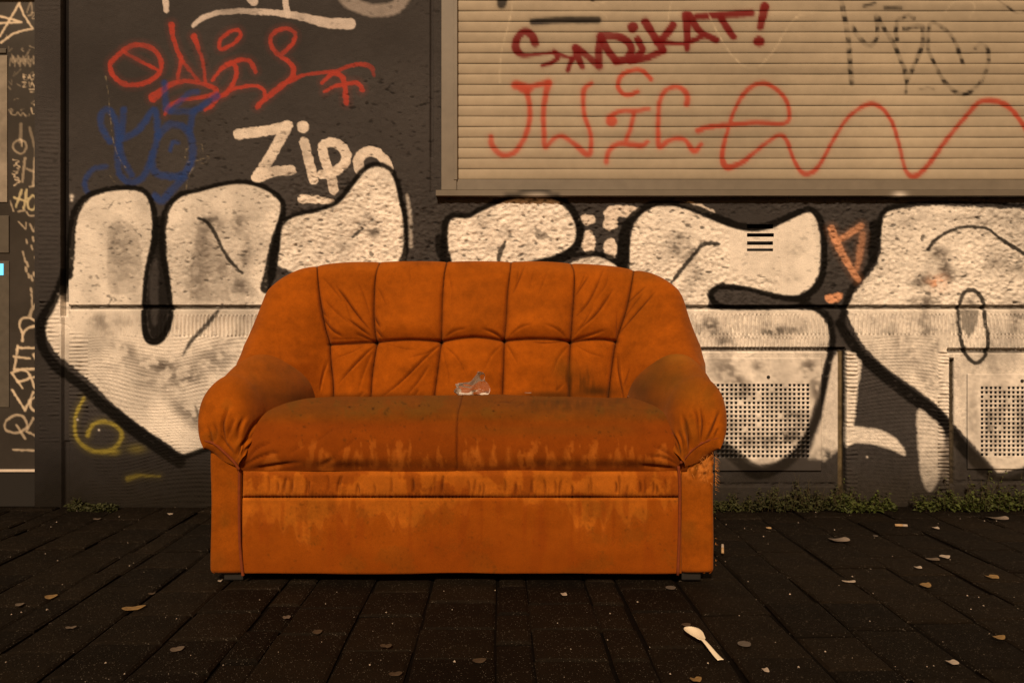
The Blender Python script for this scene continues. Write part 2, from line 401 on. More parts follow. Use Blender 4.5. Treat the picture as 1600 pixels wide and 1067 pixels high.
p_on = tagid('graffiti_tag', 'thin red sprayed tag with a crossed O and an arrow end')
R1 = dict(a=.93, pid=p_on)
st([(195, 79), (183, 88), (172, 101), (178, 120), (199, 133), (229, 129), (249, 114), (251, 94), (236, 75), (210, 71), (193, 79)], 7.5, RED, **R1)
st([(193, 81), (221, 97), (249, 111)], 5.5, RED, **R1)
st([(268, 39), (270, 56), (277, 79), (283, 94), (279, 116), (277, 129)], [10, 7, 7, 6, 5.5], RED, **R1)
st([(283, 94), (298, 112), (311, 129)], 5.5, RED, **R1); st([(303, 58), (309, 75), (317, 99), (321, 129)], [10, 6, 5.5, 5], RED, **R1)
st([(239, 153), (251, 144), (266, 133), (289, 127), (315, 131), (336, 139), (334, 148), (311, 153), (281, 157), (264, 167), (258, 180)], [15, 11, 9, 6, 7, 8, 8, 6, 6, 7, 4], RED, **R1)
st([(332, 126), (343, 111), (360, 99), (369, 107), (367, 124), (354, 146), (341, 152), (330, 166), (321, 172)], [5, 6, 7, 7, 7, 7, 7, 7, 5], RED, **R1)
st([(345, 150), (358, 142), (380, 136), (401, 135), (412, 142), (415, 152)], 5.5, RED, **R1)
st([(357, 101), (376, 94), (391, 97), (399, 112)], 7, RED, **R1)
st([(402, 167), (412, 157), (434, 139), (453, 124), (459, 109), (451, 97), (438, 88), (425, 75), (423, 60), (432, 49), (449, 45), (461, 54), (457, 69), (442, 84)], [8, 9, 8, 7, 7, 6, 7], RED, **R1)
st([(453, 127), (474, 118), (500, 114), (524, 112), (541, 105), (562, 101), (579, 105), (585, 118)], [7, 6, 5.5, 6, 6, 7, 8, 5], RED * .9, .85, p_on)
st([(504, 129), (519, 116), (534, 120), (539, 135), (541, 161)], [6, 7, 8, 8, 9], RED, **R1)
st([(507, 144), (524, 135), (537, 133), (554, 129), (564, 135), (566, 141)], [5, 6, 6, 7, 8], RED, **R1)
st([(343, 75), (345, 62), (358, 51), (373, 48), (375, 58), (364, 69), (349, 77)], 6, RED, closed=True, **R1)

p_blue = tagid('graffiti_tag', 'faded dark blue sprayed tag')
B1 = dict(a=.80, pid=p_blue, soft=4.0)
for pts, wd in (([(172, 221), (159, 199), (159, 178), (169, 172), (180, 187), (184, 212), (184, 244), (187, 272), (202, 285), (221, 279), (234, 255), (244, 225), (246, 197), (240, 172), (225, 193), (210, 208), (191, 217)], 10),
                ([(193, 172), (191, 197), (187, 229), (195, 255), (206, 274)], 10), ([(247, 212), (266, 195), (289, 201), (300, 221), (300, 249), (287, 272), (262, 276), (240, 266), (238, 240)], 11),
                ([(266, 236), (270, 223), (279, 223)], 6), ([(257, 131), (259, 159), (262, 172), (287, 174), (306, 172), (339, 150)], 10), ([(266, 174), (294, 148), (308, 144)], 9),
                ([(302, 174), (296, 206)], 10), ([(287, 277), (270, 296), (253, 313), (242, 307)], 12), ([(165, 261), (148, 264), (135, 277), (133, 292), (137, 302)], 8)):
    st(pts, wd, BLUE, **B1)

p_zip = tagid('graffiti_tag', 'bold white painted word Zip with a partly covered last letter')
Z1 = dict(a=.97, pid=p_zip, soft=1.2)
ZW = np.array([.72, .66, .59])
st([(372, 210), (406, 206), (431, 202), (449, 197)], 16, ZW, **Z1); st([(449, 197), (425, 241), (401, 278)], 17, ZW, smooth=False, **Z1); st([(401, 278), (425, 269), (440, 267), (455, 266)], [17, 16, 15], ZW, **Z1)
st([(475, 222), (481, 245), (490, 281)], 15, ZW, **Z1); st([(473, 198), (474, 199)], 18, ZW, **Z1)
st([(521, 297), (517, 275), (509, 254), (504, 232), (511, 224), (524, 224), (539, 236), (540, 251), (530, 264), (515, 271), (503, 273)], 15, ZW, **Z1)
st([(562, 266), (560, 250), (571, 238), (586, 238), (599, 249), (607, 264)], 16, ZW, **Z1)
st([(472, 311), (492, 312), (519, 315)], [14, 13, 8], ZW, **Z1)

p_yel = tagid('graffiti_tag', 'thin yellow sprayed curl beneath the leftmost letter')
for c in range(1):
    st([(131, 622), (123, 637), (117, 656), (119, 681), (131, 697), (149, 705), (174, 703), (189, 686), (187, 671), (170, 660), (151, 660), (140, 671), (137, 680)], [5, 5, 5, 6, 7, 7, 7, 6, 6, 6, 7], YEL, .8, p_yel, 3)
    w.smudge(213, 701, 14, 7, YEL, .4); w.smudge(178, 706, 9, 5, YEL, .7)
    st([(200, 748), (219, 743), (250, 744)], [8, 6, 2], YEL, .75, p_yel, 3); st([(276, 600), (280, 594), (287, 596), (287, 602), (280, 605)], 2.5, YEL, .6, None, 2)

p_l = [tagid('graffiti_letter', l) for l in ('large silver U-shaped letter with black outline left of the sofa', 'silver letter with black outline rising to a hump above the sofa left side',
       'silver letter with black outline directly under the window sill', 'silver letter with black outline around the slotted vent', 'silver letter with black outline and drawn eye at the right edge')]
# white dabs between the letters
for x, y, a, b in ((917, 343, 13, 8), (919, 379, 11, 19), (954, 388, 11, 16)):
    w.poly([(x - a, y), (x - a * .6, y - b * .8), (x + a * .3, y - b), (x + a, y - b * .2), (x + a * .7, y + b * .8), (x - a * .3, y + b)], ZW, .95, 2)
w.poly([(946, 329), (959, 321), (1000, 325), (985, 339), (966, 339), (964, 354), (955, 361), (942, 354), (944, 344)], ZW, .95, 2)
w.poly([(1062, 318), (1090, 318), (1118, 332), (1100, 332)], ZW, .9, 2)
# letter 1
LL1 = [(118, 340), (128, 318), (147, 305), (172, 299), (205, 297), (222, 301), (232, 315), (238, 345), (238, 370), (230, 410), (224, 450), (221, 500), (226, 530), (239, 538), (256, 531), (269, 500), (266, 450), (260, 410),
       (256, 380), (257, 350), (264, 325), (284, 308), (312, 300), (347, 291), (377, 288), (402, 292), (425, 303), (439, 318), (438, 335), (432, 355), (424, 385), (420, 410), (416, 470), (404, 560), (350, 690), (324, 699), (290, 710),
       (258, 690), (230, 672), (203, 652), (176, 630), (150, 604), (123, 580), (98, 558), (82, 538), (73, 512), (78, 490), (88, 470), (99, 446), (106, 425), (110, 390), (113, 360)]
silver(LL1, p_l[0])
def smg(*a): w.smudge(*a[:5], min(.9, a[5] * 1.55), *a[6:], mask=hold * np.clip(1 + .5 * n_b + .3 * n_a, .3, 1.3))
for a in ((196, 405, 22, 50, SMU, .30), (185, 370, 10, 25, SMU, .25), (330, 350, 18, 12, SMU, .55), (322, 395, 18, 60, SMU, .38), (372, 350, 14, 20, SMU, .40, .5), (382, 398, 8, 16, SMU, .5), (350, 420, 14, 12, SMU, .35),
          (375, 447, 14, 12, SMU, .5), (300, 440, 20, 30, SMU, .25), (185, 505, 40, 12, SMU, .22), (200, 548, 16, 14, SMU, .35), (252, 572, 30, 13, SMU, .55), (285, 590, 34, 12, SMU, .45), (270, 603, 14, 8, SMU, .45),
          (330, 560, 40, 20, SMU, .30), (225, 600, 20, 10, SMU, .25), (285, 640, 20, 12, SMU, .35, .6), (305, 655, 14, 16, SMU, .30), (175, 575, 20, 10, SMU, .18), (150, 500, 10, 10, SMU, .2)):
    smg(*a)
def haze_stroke(pts, wd, al, c=SMU): w.stroke(pts, wd, c, al, 12, True, False, 0, None, hold * np.clip(.95 + .35 * n_b + .2 * n_a, .3, 1.2))
for pts, wd, al in (([(158, 500), (182, 540), (222, 562), (262, 578), (305, 588)], 18, .34), ([(200, 560), (240, 600), (280, 636), (312, 664)], 20, .28), ([(350, 540), (315, 570), (285, 586)], 26, .34), ([(385, 500), (365, 540), (340, 575)], 22, .25), ([(182, 352), (178, 400), (180, 455)], 14, .22),
                    ([(318, 360), (310, 410), (306, 465)], 16, .34), ([(370, 345), (388, 380), (384, 415)], 14, .35), ([(345, 400), (372, 440), (395, 460)], 14, .30), ([(160, 498), (162, 520)], 12, .2)): haze_stroke(pts, wd, al)
w.poly([(312, 343), (300, 400), (296, 470), (360, 470), (350, 400), (332, 365)], SMU, .36, 3, False, mask=hold)
w.poly([(172, 352), (205, 350), (222, 400), (215, 452), (172, 455), (168, 400)], SMU, .28, 3, True, mask=hold)
KO = dict(a=.97, pid=None, soft=4.0)
st([(106, 430), (108, 400), (110, 370), (114, 345), (124, 320), (142, 304), (168, 296), (198, 293), (222, 297), (234, 308), (241, 330), (243, 355), (241, 378), (234, 405), (228, 435), (226, 465), (225, 500), (229, 525), (239, 534), (254, 527), (266, 500), (266, 470), (262, 440), (257, 410), (254, 380), (255, 350), (263, 323), (282, 304), (310, 297), (345, 288), (375, 284), (401, 288), (425, 299), (441, 315), (442, 332), (437, 352), (429, 378), (425, 405), (420, 430), (415, 450)],
   [16, 17, 16, 14, 12, 10, 8, 8, 8, 8, 9, 11, 11, 9, 8, 8, 9, 11, 12, 11, 9, 8, 9, 11, 12, 12, 10, 8, 7, 7, 7, 8, 8, 9, 10, 11, 13, 17, 18, 18], BLK, .97, p_l[0], 2.6)
w.poly([(241, 345), (256, 345), (258, 400), (264, 440), (258, 520), (236, 525), (230, 480), (234, 420)], BLK, .82, 3, True, p_l[0])
w.poly([(236, 420), (246, 405), (247, 470), (245, 505), (238, 505), (234, 460)], GREY, .9, 4, True)
st([(104, 425), (95, 452), (82, 478), (69, 500), (66, 525), (72, 548), (88, 570), (108, 588), (130, 604), (150, 624), (180, 648), (209, 671), (238, 692), (262, 709), (281, 722)], [14, 14, 15, 18, 16, 15, 15, 15, 16, 17, 19, 20, 20, 20, 18], BLK, .95, p_l[0], 4)
st([(281, 717), (296, 711), (326, 700), (345, 692)], [10, 8, 9, 9], BLK, .95, p_l[0], 3)
st([(310, 341), (325, 349), (336, 366), (347, 388), (360, 408), (378, 426)], [4, 6, 6, 6, 6, 4], BLK, .92, None, 2.5)
w.poly([(311, 341), (342, 340), (330, 350)], BLK, .55, 4, False)
st([(340, 486), (325, 505), (308, 523), (297, 535), (286, 555)], [6, 7, 7, 6, 3], BLK, .88, None, 3); st([(305, 634), (310, 648), (315, 662)], [3, 5, 3], BLK, .6, None, 3)
for a in ((170, 325, 178, 314), (198, 317, 206, 315), (212, 362, 220, 368), (195, 362, 201, 360), (168, 478, 174, 468), (152, 296, 153, 297), (308, 312, 318, 315)):
    st([a[:2], a[2:]], 1.6, BLK, .7)
# letter 2
silver([(442, 420), (438, 385), (440, 352), (450, 343), (466, 337), (511, 326), (533, 315), (552, 291), (570, 270), (583, 262), (596, 262), (609, 270), (617, 285), (623, 312), (629, 340), (631, 372), (629, 415), (560, 440)], p_l[1])
for a in ((575, 340, 16, 10, SMU, .35, .6), (583, 362, 12, 9, SMU, .55), (560, 352, 12, 8, SMU, .3), (520, 380, 20, 12, SMU, .15)): smg(*a)
st([(425, 430), (428, 405), (433, 375), (438, 352), (446, 343), (464, 335), (509, 324), (530, 312), (549, 288), (567, 266), (581, 257), (596, 257), (611, 266), (620, 282), (627, 312), (633, 340), (635, 372), (633, 396), (628, 412)], [14, 14, 11, 9, 8, 7, 7, 8, 8, 8, 7, 7, 8, 8, 8, 8, 9, 11, 12], BLK, .97, p_l[1], 3)
st([(636, 305), (641, 340), (642, 385)], [3, 6, 5], SILV, .45, None, 4)
st([(551, 371), (558, 364), (567, 358)], [4, 5, 3], BLK, .9, None, 2)
# letter 3
silver([(702, 440), (699, 380), (698, 360), (704, 346), (714, 341), (732, 341), (752, 331), (778, 319), (802, 312), (870, 313), (884, 322), (895, 342), (900, 360), (898, 378), (886, 390), (866, 399), (830, 410), (780, 440)], p_l[2])
silver([(890, 420), (898, 408), (920, 402), (942, 404), (962, 420)], p_l[2])
for a in ((795, 364, 9, 9, SMU, .5), (770, 385, 12, 8, SMU, .2)): smg(*a)
w.poly([(836, 354), (862, 371), (838, 375)], SMU, .75, 3, False)
st([(700, 425), (696, 405), (694, 375), (696, 352), (700, 341), (711, 336), (730, 337), (748, 328), (772, 317), (799, 307), (819, 301), (840, 299), (859, 303), (880, 314), (897, 333), (906, 354), (905, 374), (895, 390), (872, 403), (845, 409), (815, 413)], [16, 17, 12, 11, 9, 8, 8, 8, 8, 9, 9, 9, 10, 12, 12, 13, 13, 13, 11, 9, 6], BLK, .97, p_l[2], 3)
st([(687, 372), (690, 392), (697, 408)], [14, 18, 16], BLK, .9, p_l[2], 4)
st([(835, 412), (866, 409), (894, 400), (922, 396), (943, 399), (962, 409), (980, 420)], [6, 8, 8, 8, 8, 9], BLK, .95, p_l[2], 2.5)
st([(778, 412), (782, 394), (789, 378)], [4, 8, 4], BLK, .9, None, 2)
# letter 4
silver([(985, 440), (984, 400), (986, 372), (992, 350), (1008, 332), (1026, 324), (1046, 322), (1066, 326), (1090, 335), (1122, 348), (1152, 358), (1180, 361), (1208, 356), (1236, 343), (1257, 334), (1268, 334), (1276, 346), (1281, 368), (1282, 396), (1280, 422), (1271, 442), (1256, 456), (1230, 462), (1190, 455), (1150, 445), (1122, 444), (1107, 456), (1108, 468), (1120, 484), (1250, 484), (1280, 492), (1294, 515), (1294, 540), (1288, 570), (1272, 630), (1256, 675), (1238, 702), (1205, 727), (1176, 728), (1150, 708), (1120, 690), (1060, 640), (1040, 500)], p_l[3])
w.poly([(1300, 560), (1313, 548), (1313, 700), (1290, 720), (1262, 715), (1285, 650)], SILV * .9, .85, 6, False)
for a in ((1062, 380, 14, 16, SMU, .5), (1080, 392, 10, 12, SMU, .4), (1085, 430, 12, 12, SMU, .25), (1240, 390, 16, 10, SMU, .2), (1238, 435, 14, 6, SMU, .25), (1212, 517, 24, 8, SMU, .5), (1245, 512, 8, 8, SMU, .4), (1110, 512, 20, 14, SMU, .5),
          (1130, 535, 12, 10, SMU, .45), (1130, 580, 18, 14, SMU, .4), (1150, 595, 20, 10, SMU, .6, .5), (1140, 570, 16, 14, SMU, .3), (1185, 572, 10, 8, SMU, .45), (1265, 572, 14, 12, SMU, .55), (1260, 590, 18, 12, BLK, .35), (1275, 610, 8, 16, SMU, .6),
          (1156, 612, 14, 10, BLK, .35), (1240, 655, 12, 14, BLK, .55), (1228, 683, 26, 9, BLK, .55), (1170, 688, 24, 14, SMU, .35), (1150, 660, 26, 10, SMU, .25), (1175, 720, 30, 6, SMU, .3), (1290, 715, 20, 14, GREY, .6), (1300, 745, 22, 20, GREY, .8)): smg(*a)
for pts, wd, al in (([(1058, 372), (1062, 395), (1078, 412)], 18, .35), ([(1108, 500), (1128, 520), (1140, 545)], 20, .35), ([(1120, 560), (1140, 590), (1168, 612)], 26, .40), ([(1195, 515), (1225, 520), (1250, 508)], 14, .4), ([(1255, 560), (1268, 590), (1274, 620)], 18, .45), ([(1200, 690), (1240, 680), (1258, 650)], 24, .5), ([(1130, 670), (1165, 690)], 22, .3)): haze_stroke(pts, wd, al)
w.poly([(1113, 460), (1125, 452), (1180, 458), (1250, 471), (1200, 477), (1130, 476)], GREY * 1.1, .95, 3)
st([(975, 440), (974, 410), (974, 384), (978, 357), (989, 339), (1004, 326), (1022, 318), (1045, 317), (1067, 320), (1092, 328), (1124, 342), (1152, 352), (1178, 356), (1204, 351), (1234, 338), (1257, 328), (1269, 328), (1280, 341), (1287, 365), (1288, 395), (1286, 425), (1278, 446), (1263, 460), (1246, 467), (1212, 463), (1175, 453), (1147, 449), (1126, 449), (1113, 456), (1112, 466), (1122, 476), (1147, 480), (1194, 481), (1245, 478), (1264, 466)],
   [20, 20, 20, 15, 13, 11, 9, 9, 10, 11, 12, 12, 12, 11, 10, 9, 9, 10, 10, 10, 10, 11, 11, 10, 9, 8, 8, 8, 10, 10, 8, 6, 5, 5, 7], BLK, .96, p_l[3], 2.6)
st([(1252, 472), (1272, 480), (1288, 489), (1298, 505), (1301, 525), (1300, 548), (1295, 572), (1289, 600), (1283, 625), (1275, 653), (1262, 682), (1246, 706), (1229, 721), (1206, 733), (1180, 736), (1156, 720), (1137, 705), (1118, 692), (1095, 680)], [6, 9, 10, 10, 10, 10, 10, 10, 11, 12, 13, 15, 18, 22, 24, 22, 22, 24, 24], BLK, .95, p_l[3], 4)
st([(1048, 443), (1062, 425), (1077, 407), (1088, 393), (1096, 384), (1109, 380), (1124, 382)], [5, 6, 6, 6, 6, 6, 5], BLK, .93, None, 2)
w.smudge(1185, 742, 28, 10, BLK, .8)
# letter 5
silver([(1384, 334), (1420, 325), (1470, 322), (1600, 327), (1717, 335), (1717, 690), (1600, 728), (1562, 738), (1545, 722), (1500, 672), (1470, 638), (1430, 606), (1390, 578), (1355, 545), (1335, 515), (1325, 490), (1331, 465), (1348, 443), (1372, 410), (1377, 380), (1378, 355)], p_l[4])
for a in ((1462, 395, 14, 10, SMU, .55), (1475, 415, 9, 14, SMU, .6), (1482, 428, 14, 8, SMU, .65, .5), (1440, 440, 16, 10, SMU, .55), (1445, 472, 16, 9, SMU, .55), (1555, 410, 16, 12, SMU, .3), (1590, 415, 16, 12, SMU, .3), (1580, 470, 18, 10, SMU, .25),
          (1430, 340, 20, 12, SMU, .18), (1510, 345, 30, 10, SMU, .2), (1440, 495, 22, 10, SMU, .25), (1445, 515, 20, 12, SMU, .30), (1588, 500, 14, 20, SMU, .45), (1415, 540, 16, 24, SMU, .35), (1462, 545, 10, 10, SMU, .25), (1450, 600, 10, 20, SMU, .3, -.6),
          (1520, 640, 8, 40, SMU, .3), (1565, 640, 12, 40, SMU, .35), (1600, 660, 10, 30, BLK, .4), (1545, 660, 8, 30, BLK, .35), (1550, 560, 12, 20, SMU, .2)): smg(*a)
for pts, wd, al in (([(1390, 520), (1425, 560), (1460, 605)], 16, .30), ([(1455, 560), (1466, 600), (1474, 630)], 14, .25), ([(1475, 395), (1472, 415), (1486, 432), (1510, 425)], 12, .45), ([(1425, 440), (1450, 436)], 14, .35), ([(1430, 470), (1460, 474)], 12, .45), ([(1540, 400), (1570, 420), (1610, 425)], 16, .25),
                    ([(1410, 345), (1450, 350), (1500, 340), (1590, 345)], 22, .16), ([(1500, 590), (1515, 640), (1540, 700)], 16, .2), ([(1540, 610), (1548, 660), (1560, 700)], 16, .45), ([(1592, 620), (1590, 680)], 14, .45), ([(1395, 500), (1400, 518)], 14, .3), ([(1440, 492), (1445, 520)], 18, .35)): haze_stroke(pts, wd, al)
smg(1465, 442, 14, 12, ORG * 1.1, .45)
w.poly([(1383, 560), (1400, 600), (1432, 640), (1430, 560)], SMU, .25, 8, False) if False else None
st([(1372, 362), (1376, 340), (1386, 327), (1405, 322), (1430, 318), (1480, 316), (1600, 321), (1717, 330)], [12, 9, 8, 7, 6, 5, 5, 5], BLK, .95, p_l[4], 3)
st([(1367, 352), (1366, 380), (1363, 405)], [18, 19, 13], BLK, .95, p_l[4], 4)
st([(1366, 405), (1349, 429), (1332, 450), (1322, 472), (1318, 488), (1313, 505)], [10, 9, 10, 11, 11, 14], BLK, .9, p_l[4], 3.5)
st([(1312, 506), (1325, 527), (1344, 553), (1370, 577), (1398, 600), (1431, 624), (1459, 645), (1480, 668), (1499, 691), (1516, 711), (1534, 731), (1550, 744)], [14, 16, 17, 18, 19, 20, 20, 19, 19, 19, 18, 14], BLK, .95, p_l[4], 4)
st([(1552, 745), (1575, 749), (1600, 742), (1640, 720)], [6, 7, 9, 10], BLK, .85, p_l[4], 5)
st([(1450, 389), (1463, 374), (1484, 361), (1506, 355), (1525, 355), (1543, 358), (1562, 372), (1602, 398), (1640, 425)], [6, 6, 5, 5, 5, 5, 6, 7], BLK, .93, None, 2)
st([(1515, 453), (1528, 458), (1537, 475), (1539, 500), (1544, 530), (1540, 555), (1527, 567), (1513, 558), (1501, 530), (1497, 500), (1499, 475), (1506, 458)], 6.5, BLK, .93, None, 2, closed=True)
w.poly([(1500, 484), (1530, 484), (1524, 515), (1514, 528), (1503, 512)], BLK, .62, 3, False); smg(1516, 470, 10, 6, SMU, .5)
# pale overspray in the grey field below letter 5
w.poly([(1322, 548), (1336, 552), (1346, 566), (1340, 610), (1334, 668), (1322, 668)], SILV * .92, .9, 4, False)
w.poly([(1322, 667), (1345, 667), (1375, 672), (1397, 683), (1411, 698), (1413, 712), (1395, 703), (1365, 694), (1335, 692), (1322, 697)], SILV * .9, .9, 4)
w.poly([(1434, 642), (1455, 653), (1474, 675), (1474, 720), (1465, 752), (1452, 768), (1440, 745), (1435, 700)], SILV * .85, .85, 5)
for y in (700, 720, 740): smg(1478, y, 10, 14, SMU * 1.3, .5)
p_org = tagid('graffiti_tag', 'faint orange tag between the two right silver letters')
O1 = dict(a=.78, pid=p_org, soft=3)
st([(1299, 357), (1306, 376), (1318, 400), (1332, 424), (1341, 437)], [11, 12, 11, 10, 8], ORG, **O1); st([(1308, 376), (1325, 367), (1346, 353)], 9, ORG, **O1); st([(1348, 366), (1344, 395), (1339, 420)], [9, 10, 6], ORG, .5, p_org, 4)
w.poly([(1288, 466), (1300, 459), (1316, 459), (1312, 470), (1296, 474)], ORG * 1.15, .9, 3)
# bare timber strips beside the panels, dark brown towards the base
S = w.sl(1311, 549, 1316, 770); w.col[S] = np.array([.12, .095, .055]) * (1 + .2 * n_b[S][..., None]); w.h[S] = -.001
S = w.sl(1484, 560, 1490, 755); w.col[S] = np.array([.06, .05, .035])
for S in (w.sl(109, 479, 1720, 482), w.sl(1040, 545, 1319, 547.5), w.sl(1482, 547, 1720, 549.5), w.sl(99.5, -40, 105, 470), w.sl(1316.5, 548, 1320, 772)): w.col[S] *= .28
g = sstep(690, 790, PY + 10 * n_c + 4 * n_b + 3 * n_e) * .80
w.col += (np.array([.022, .0185, .013]) - w.col) * g[..., None]
g = sstep(600, 745, PY + 12 * n_c + 5 * n_e) * .42 * (PX < 420)      # old plinth paint darker towards the bottom
lum = w.col.mean(-1); w.col *= (1 - g * (lum < .3))[..., None]
w.col *= (1 - .30 * sstep(300, 520, PY) * (PX < 100) * (lum < .3))[..., None]
w.col *= (1 + .05 * n_d * (.4 + dense))[..., None]
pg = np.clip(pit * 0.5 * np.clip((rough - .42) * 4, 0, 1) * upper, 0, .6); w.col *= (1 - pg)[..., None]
for x, y, r in ((112, 307, 3), (112, 313, 2)): w.smudge(x, y, r, r, SILV, .8)
for k in range(26):
    x, y = random.uniform(60, 1690), random.uniform(560, 780); w.smudge(x, y, 1.5, 1.5, SILV, .8)
for pts in ([(165, 120), (169, 145), (172, 180), (176, 215), (185, 245), (196, 262)], [(307, 224), (315, 226), (317, 237)], [(294, 230), (289, 240), (292, 252), (305, 252), (318, 248), (326, 245), (322, 254), (308, 256), (300, 265), (293, 280), (291, 296)], [(172, 275), (180, 285)]):
    w.stroke(pts, 1.5, np.array([.30, .26, .17]), .5, 1.2, mask=np.clip(.6 + .6 * n_a, 0, 1))

# ---- mesh of the wall, split into its parts
X3 = (PX - CXP) * D / F; Z3 = H - (PY - HZ) * D / F; Z3 = np.maximum(Z3, -0.02)
V = np.stack([X3, -w.h, Z3], -1)
sm = D / F * STEP
hx = np.gradient(w.h, axis=1) / sm; hz = -np.gradient(w.h, axis=0) / sm
Nn = np.stack([-hx, -np.ones_like(hx), -hz], -1); Nn /= np.linalg.norm(Nn, axis=-1, keepdims=True)
fx = (w.xs[:-1] + w.xs[1:])[None, :] / 2 + 0 * w.ys[:-1, None]; fy = (w.ys[:-1] + w.ys[1:])[:, None] / 2 + 0 * w.xs[None, :-1]
keep = ~((fx > 690) & (fy < 303))
VENTS = ((1095.0, 1264.6, 598.6, 715.0), (1530.5, 1699.0, 602.8, 712.6))
for xa, xb, ya, yb in VENTS: keep &= ~((fx > xa) & (fx < xb) & (fy > ya) & (fy < yb))
SLOTS = [(1167.5, 1208.5, 353 + 12.2 * k - (2.5 if k == 0 else 0), 358.2 + 12.0 * k) for k in range(4)]
SLOTS = [(1167.5, 1208, 350.5, 357.5), (1167.5, 1209, 364.5, 370.5), (1167.5, 1208, 376.5, 382.5), (1167.5, 1208, 388, 393)]
for xa, xb, ya, yb in SLOTS: keep &= ~((fx > xa) & (fx < xb) & (fy > ya) & (fy < yb))
pidf = w.pid[:-1, :-1].astype(int)
vis_sofa = None
base = np.where(fx < 102, 1, np.where(fy < 480.5, 2, 3))
pid = np.where(pidf >= 10, pidf, base)
names = {1: ('pilaster', 'narrow grey pilaster with combed ribs beside the door'), 2: ('render_panel', 'rough dark grey upper render'), 3: ('plinth', 'plinth with combed and fluted plaster')}
names.update(TAGS)
for k, (nm, lb) in names.items():
    mk = keep & (pid == k)
    if mk.any():
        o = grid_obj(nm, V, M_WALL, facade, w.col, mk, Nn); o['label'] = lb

def back_box(name, xa, xb, ya, yb, depth):
    (x0, _, z1), (x1, _, z0) = P(xa - 2, ya - 2, D), P(xb + 2, yb + 2, D)
    vs = [(x, y, z) for y in (0.004, depth) for x, z in ((x0, z0), (x1, z0), (x1, z1), (x0, z1))]
    return mesh_py(name, vs, [(4, 5, 6, 7), (0, 1, 5, 4), (1, 2, 6, 5), (2, 3, 7, 6), (3, 0, 4, 7)], M_DARK, facade)
for xa, xb, ya, yb in VENTS: back_box('vent_cavity', xa, xb, ya, yb, .08)
sv = back_box('slot_vent', 1167, 1209, 350, 393, .06); sv['label'] = 'four dark horizontal ventilation slots'

# plain masonry that carries on outside the picture
Xl, Xr = (WX0 - CXP) * D / F, (WX1 - CXP) * D / F
ZT = H - (WY0 - HZ) * D / F
M_GREYW = material('dark_grey_render', tuple(GREY), rough=.65, nscale=45, namp=.12, bscale=110, bstr=.6, bdist=.002, b2=(400, .4, .001), mottle=(6, .1))
box('upper_masonry', Xl, Xr + 1.6, 0.0, 0.30, ZT + 0.0, 3.3, M_GREYW, facade)
box('side_masonry', Xr + .001, Xr + 1.6, 0.002, 0.30, -.02, ZT - .001, M_GREYW, facade)
box('wall_core', Xl + .002, Xr, 0.12, 0.30, -.02, ZT - .002, M_GREYW, facade)
rv = mesh_py('door_reveal', [(Xl, -.012, -.02), (Xl, .12, -.02), (Xl, .12, ZT), (Xl, -.012, ZT)], [(0, 1, 2, 3)], M_GREYW, facade)
box('left_masonry', Xl - 2.4, Xl - 1.02, -0.012, 0.30, -.02, 3.3, M_GREYW, facade)
box('door_lintel', Xl - 1.019, Xl - .001, 0.0, 0.30, 2.12, 3.3, M_GREYW, facade)

# perforated vent covers
def vent_cover(x0, x1, y0, y1, hx0, ncol, hy0, nrow, pitch, pr, screw, label):
    def lines(a, b, c0, n, p, half):
        L = [a]
        q = a
        while q < c0 - half - 2.2: q += 2.0; L.append(q)
        for k in range(n):
            c = c0 + k * p; L += [c - half, c + half]
        q = c0 + (n - 1) * p + half
        while q < b - 2.2: q += 2.0; L.append(q)
        L.append(b); return np.array(L)
    gx = lines(x0, x1, hx0, ncol, pitch, 2.05); gy = lines(y0, y1, hy0, nrow, pr, 2.0)
    xx, yy = np.meshgrid(gx, gy); c, _ = w.sample(xx, yy)
    ix = np.isin(np.arange(len(gx) - 1), [k for k in range(len(gx) - 1) if any(abs((gx[k] + gx[k + 1]) / 2 - (hx0 + m * pitch)) < .6 for m in range(ncol))])
    iy = np.isin(np.arange(len(gy) - 1), [k for k in range(len(gy) - 1) if any(abs((gy[k] + gy[k + 1]) / 2 - (hy0 + m * pr)) < .6 for m in range(nrow))])
    mk = ~(iy[:, None] & ix[None, :]) | (rng.random((len(gy) - 1, len(gx) - 1)) < .035)
    V = np.stack([(xx - CXP) * D / F, np.full_like(xx, -.0035), H - (yy - HZ) * D / F], -1)
    o = grid_obj('vent_cover', V, M_PLATE, facade, c.reshape(len(gy), len(gx), 3), mk)
    so_ = o.modifiers.new('sheet', 'SOLIDIFY'); so_.thickness = .0025; so_.offset = -1
    o['label'] = label
    cx, cz = (screw[0] - CXP) * D / F, H - (screw[1] - HZ) * D / F
    a = [(cx + .007 * math.cos(t * math.pi / 5), -.006, cz + .007 * math.sin(t * math.pi / 5)) for t in range(10)]
    a2 = [(x * 1, -.0034, z) for x, _, z in a]
    mesh_py('screw', a + a2, [tuple(range(10))] + [(i, (i + 1) % 10, 10 + (i + 1) % 10, 10 + i) for i in range(10)], M_FOOT, o)
vent_cover(1086, 1283, 559, 735, 1100.7, 24, 601.6, 17, 7.0, 6.9, (1200, 589), 'painted perforated metal cover right of the sofa')
vent_cover(1511, 1704, 584, 732, 1533.8, 24, 605.8, 16, 7.0, 6.93, (1596, 595), 'painted perforated metal cover at the right edge')

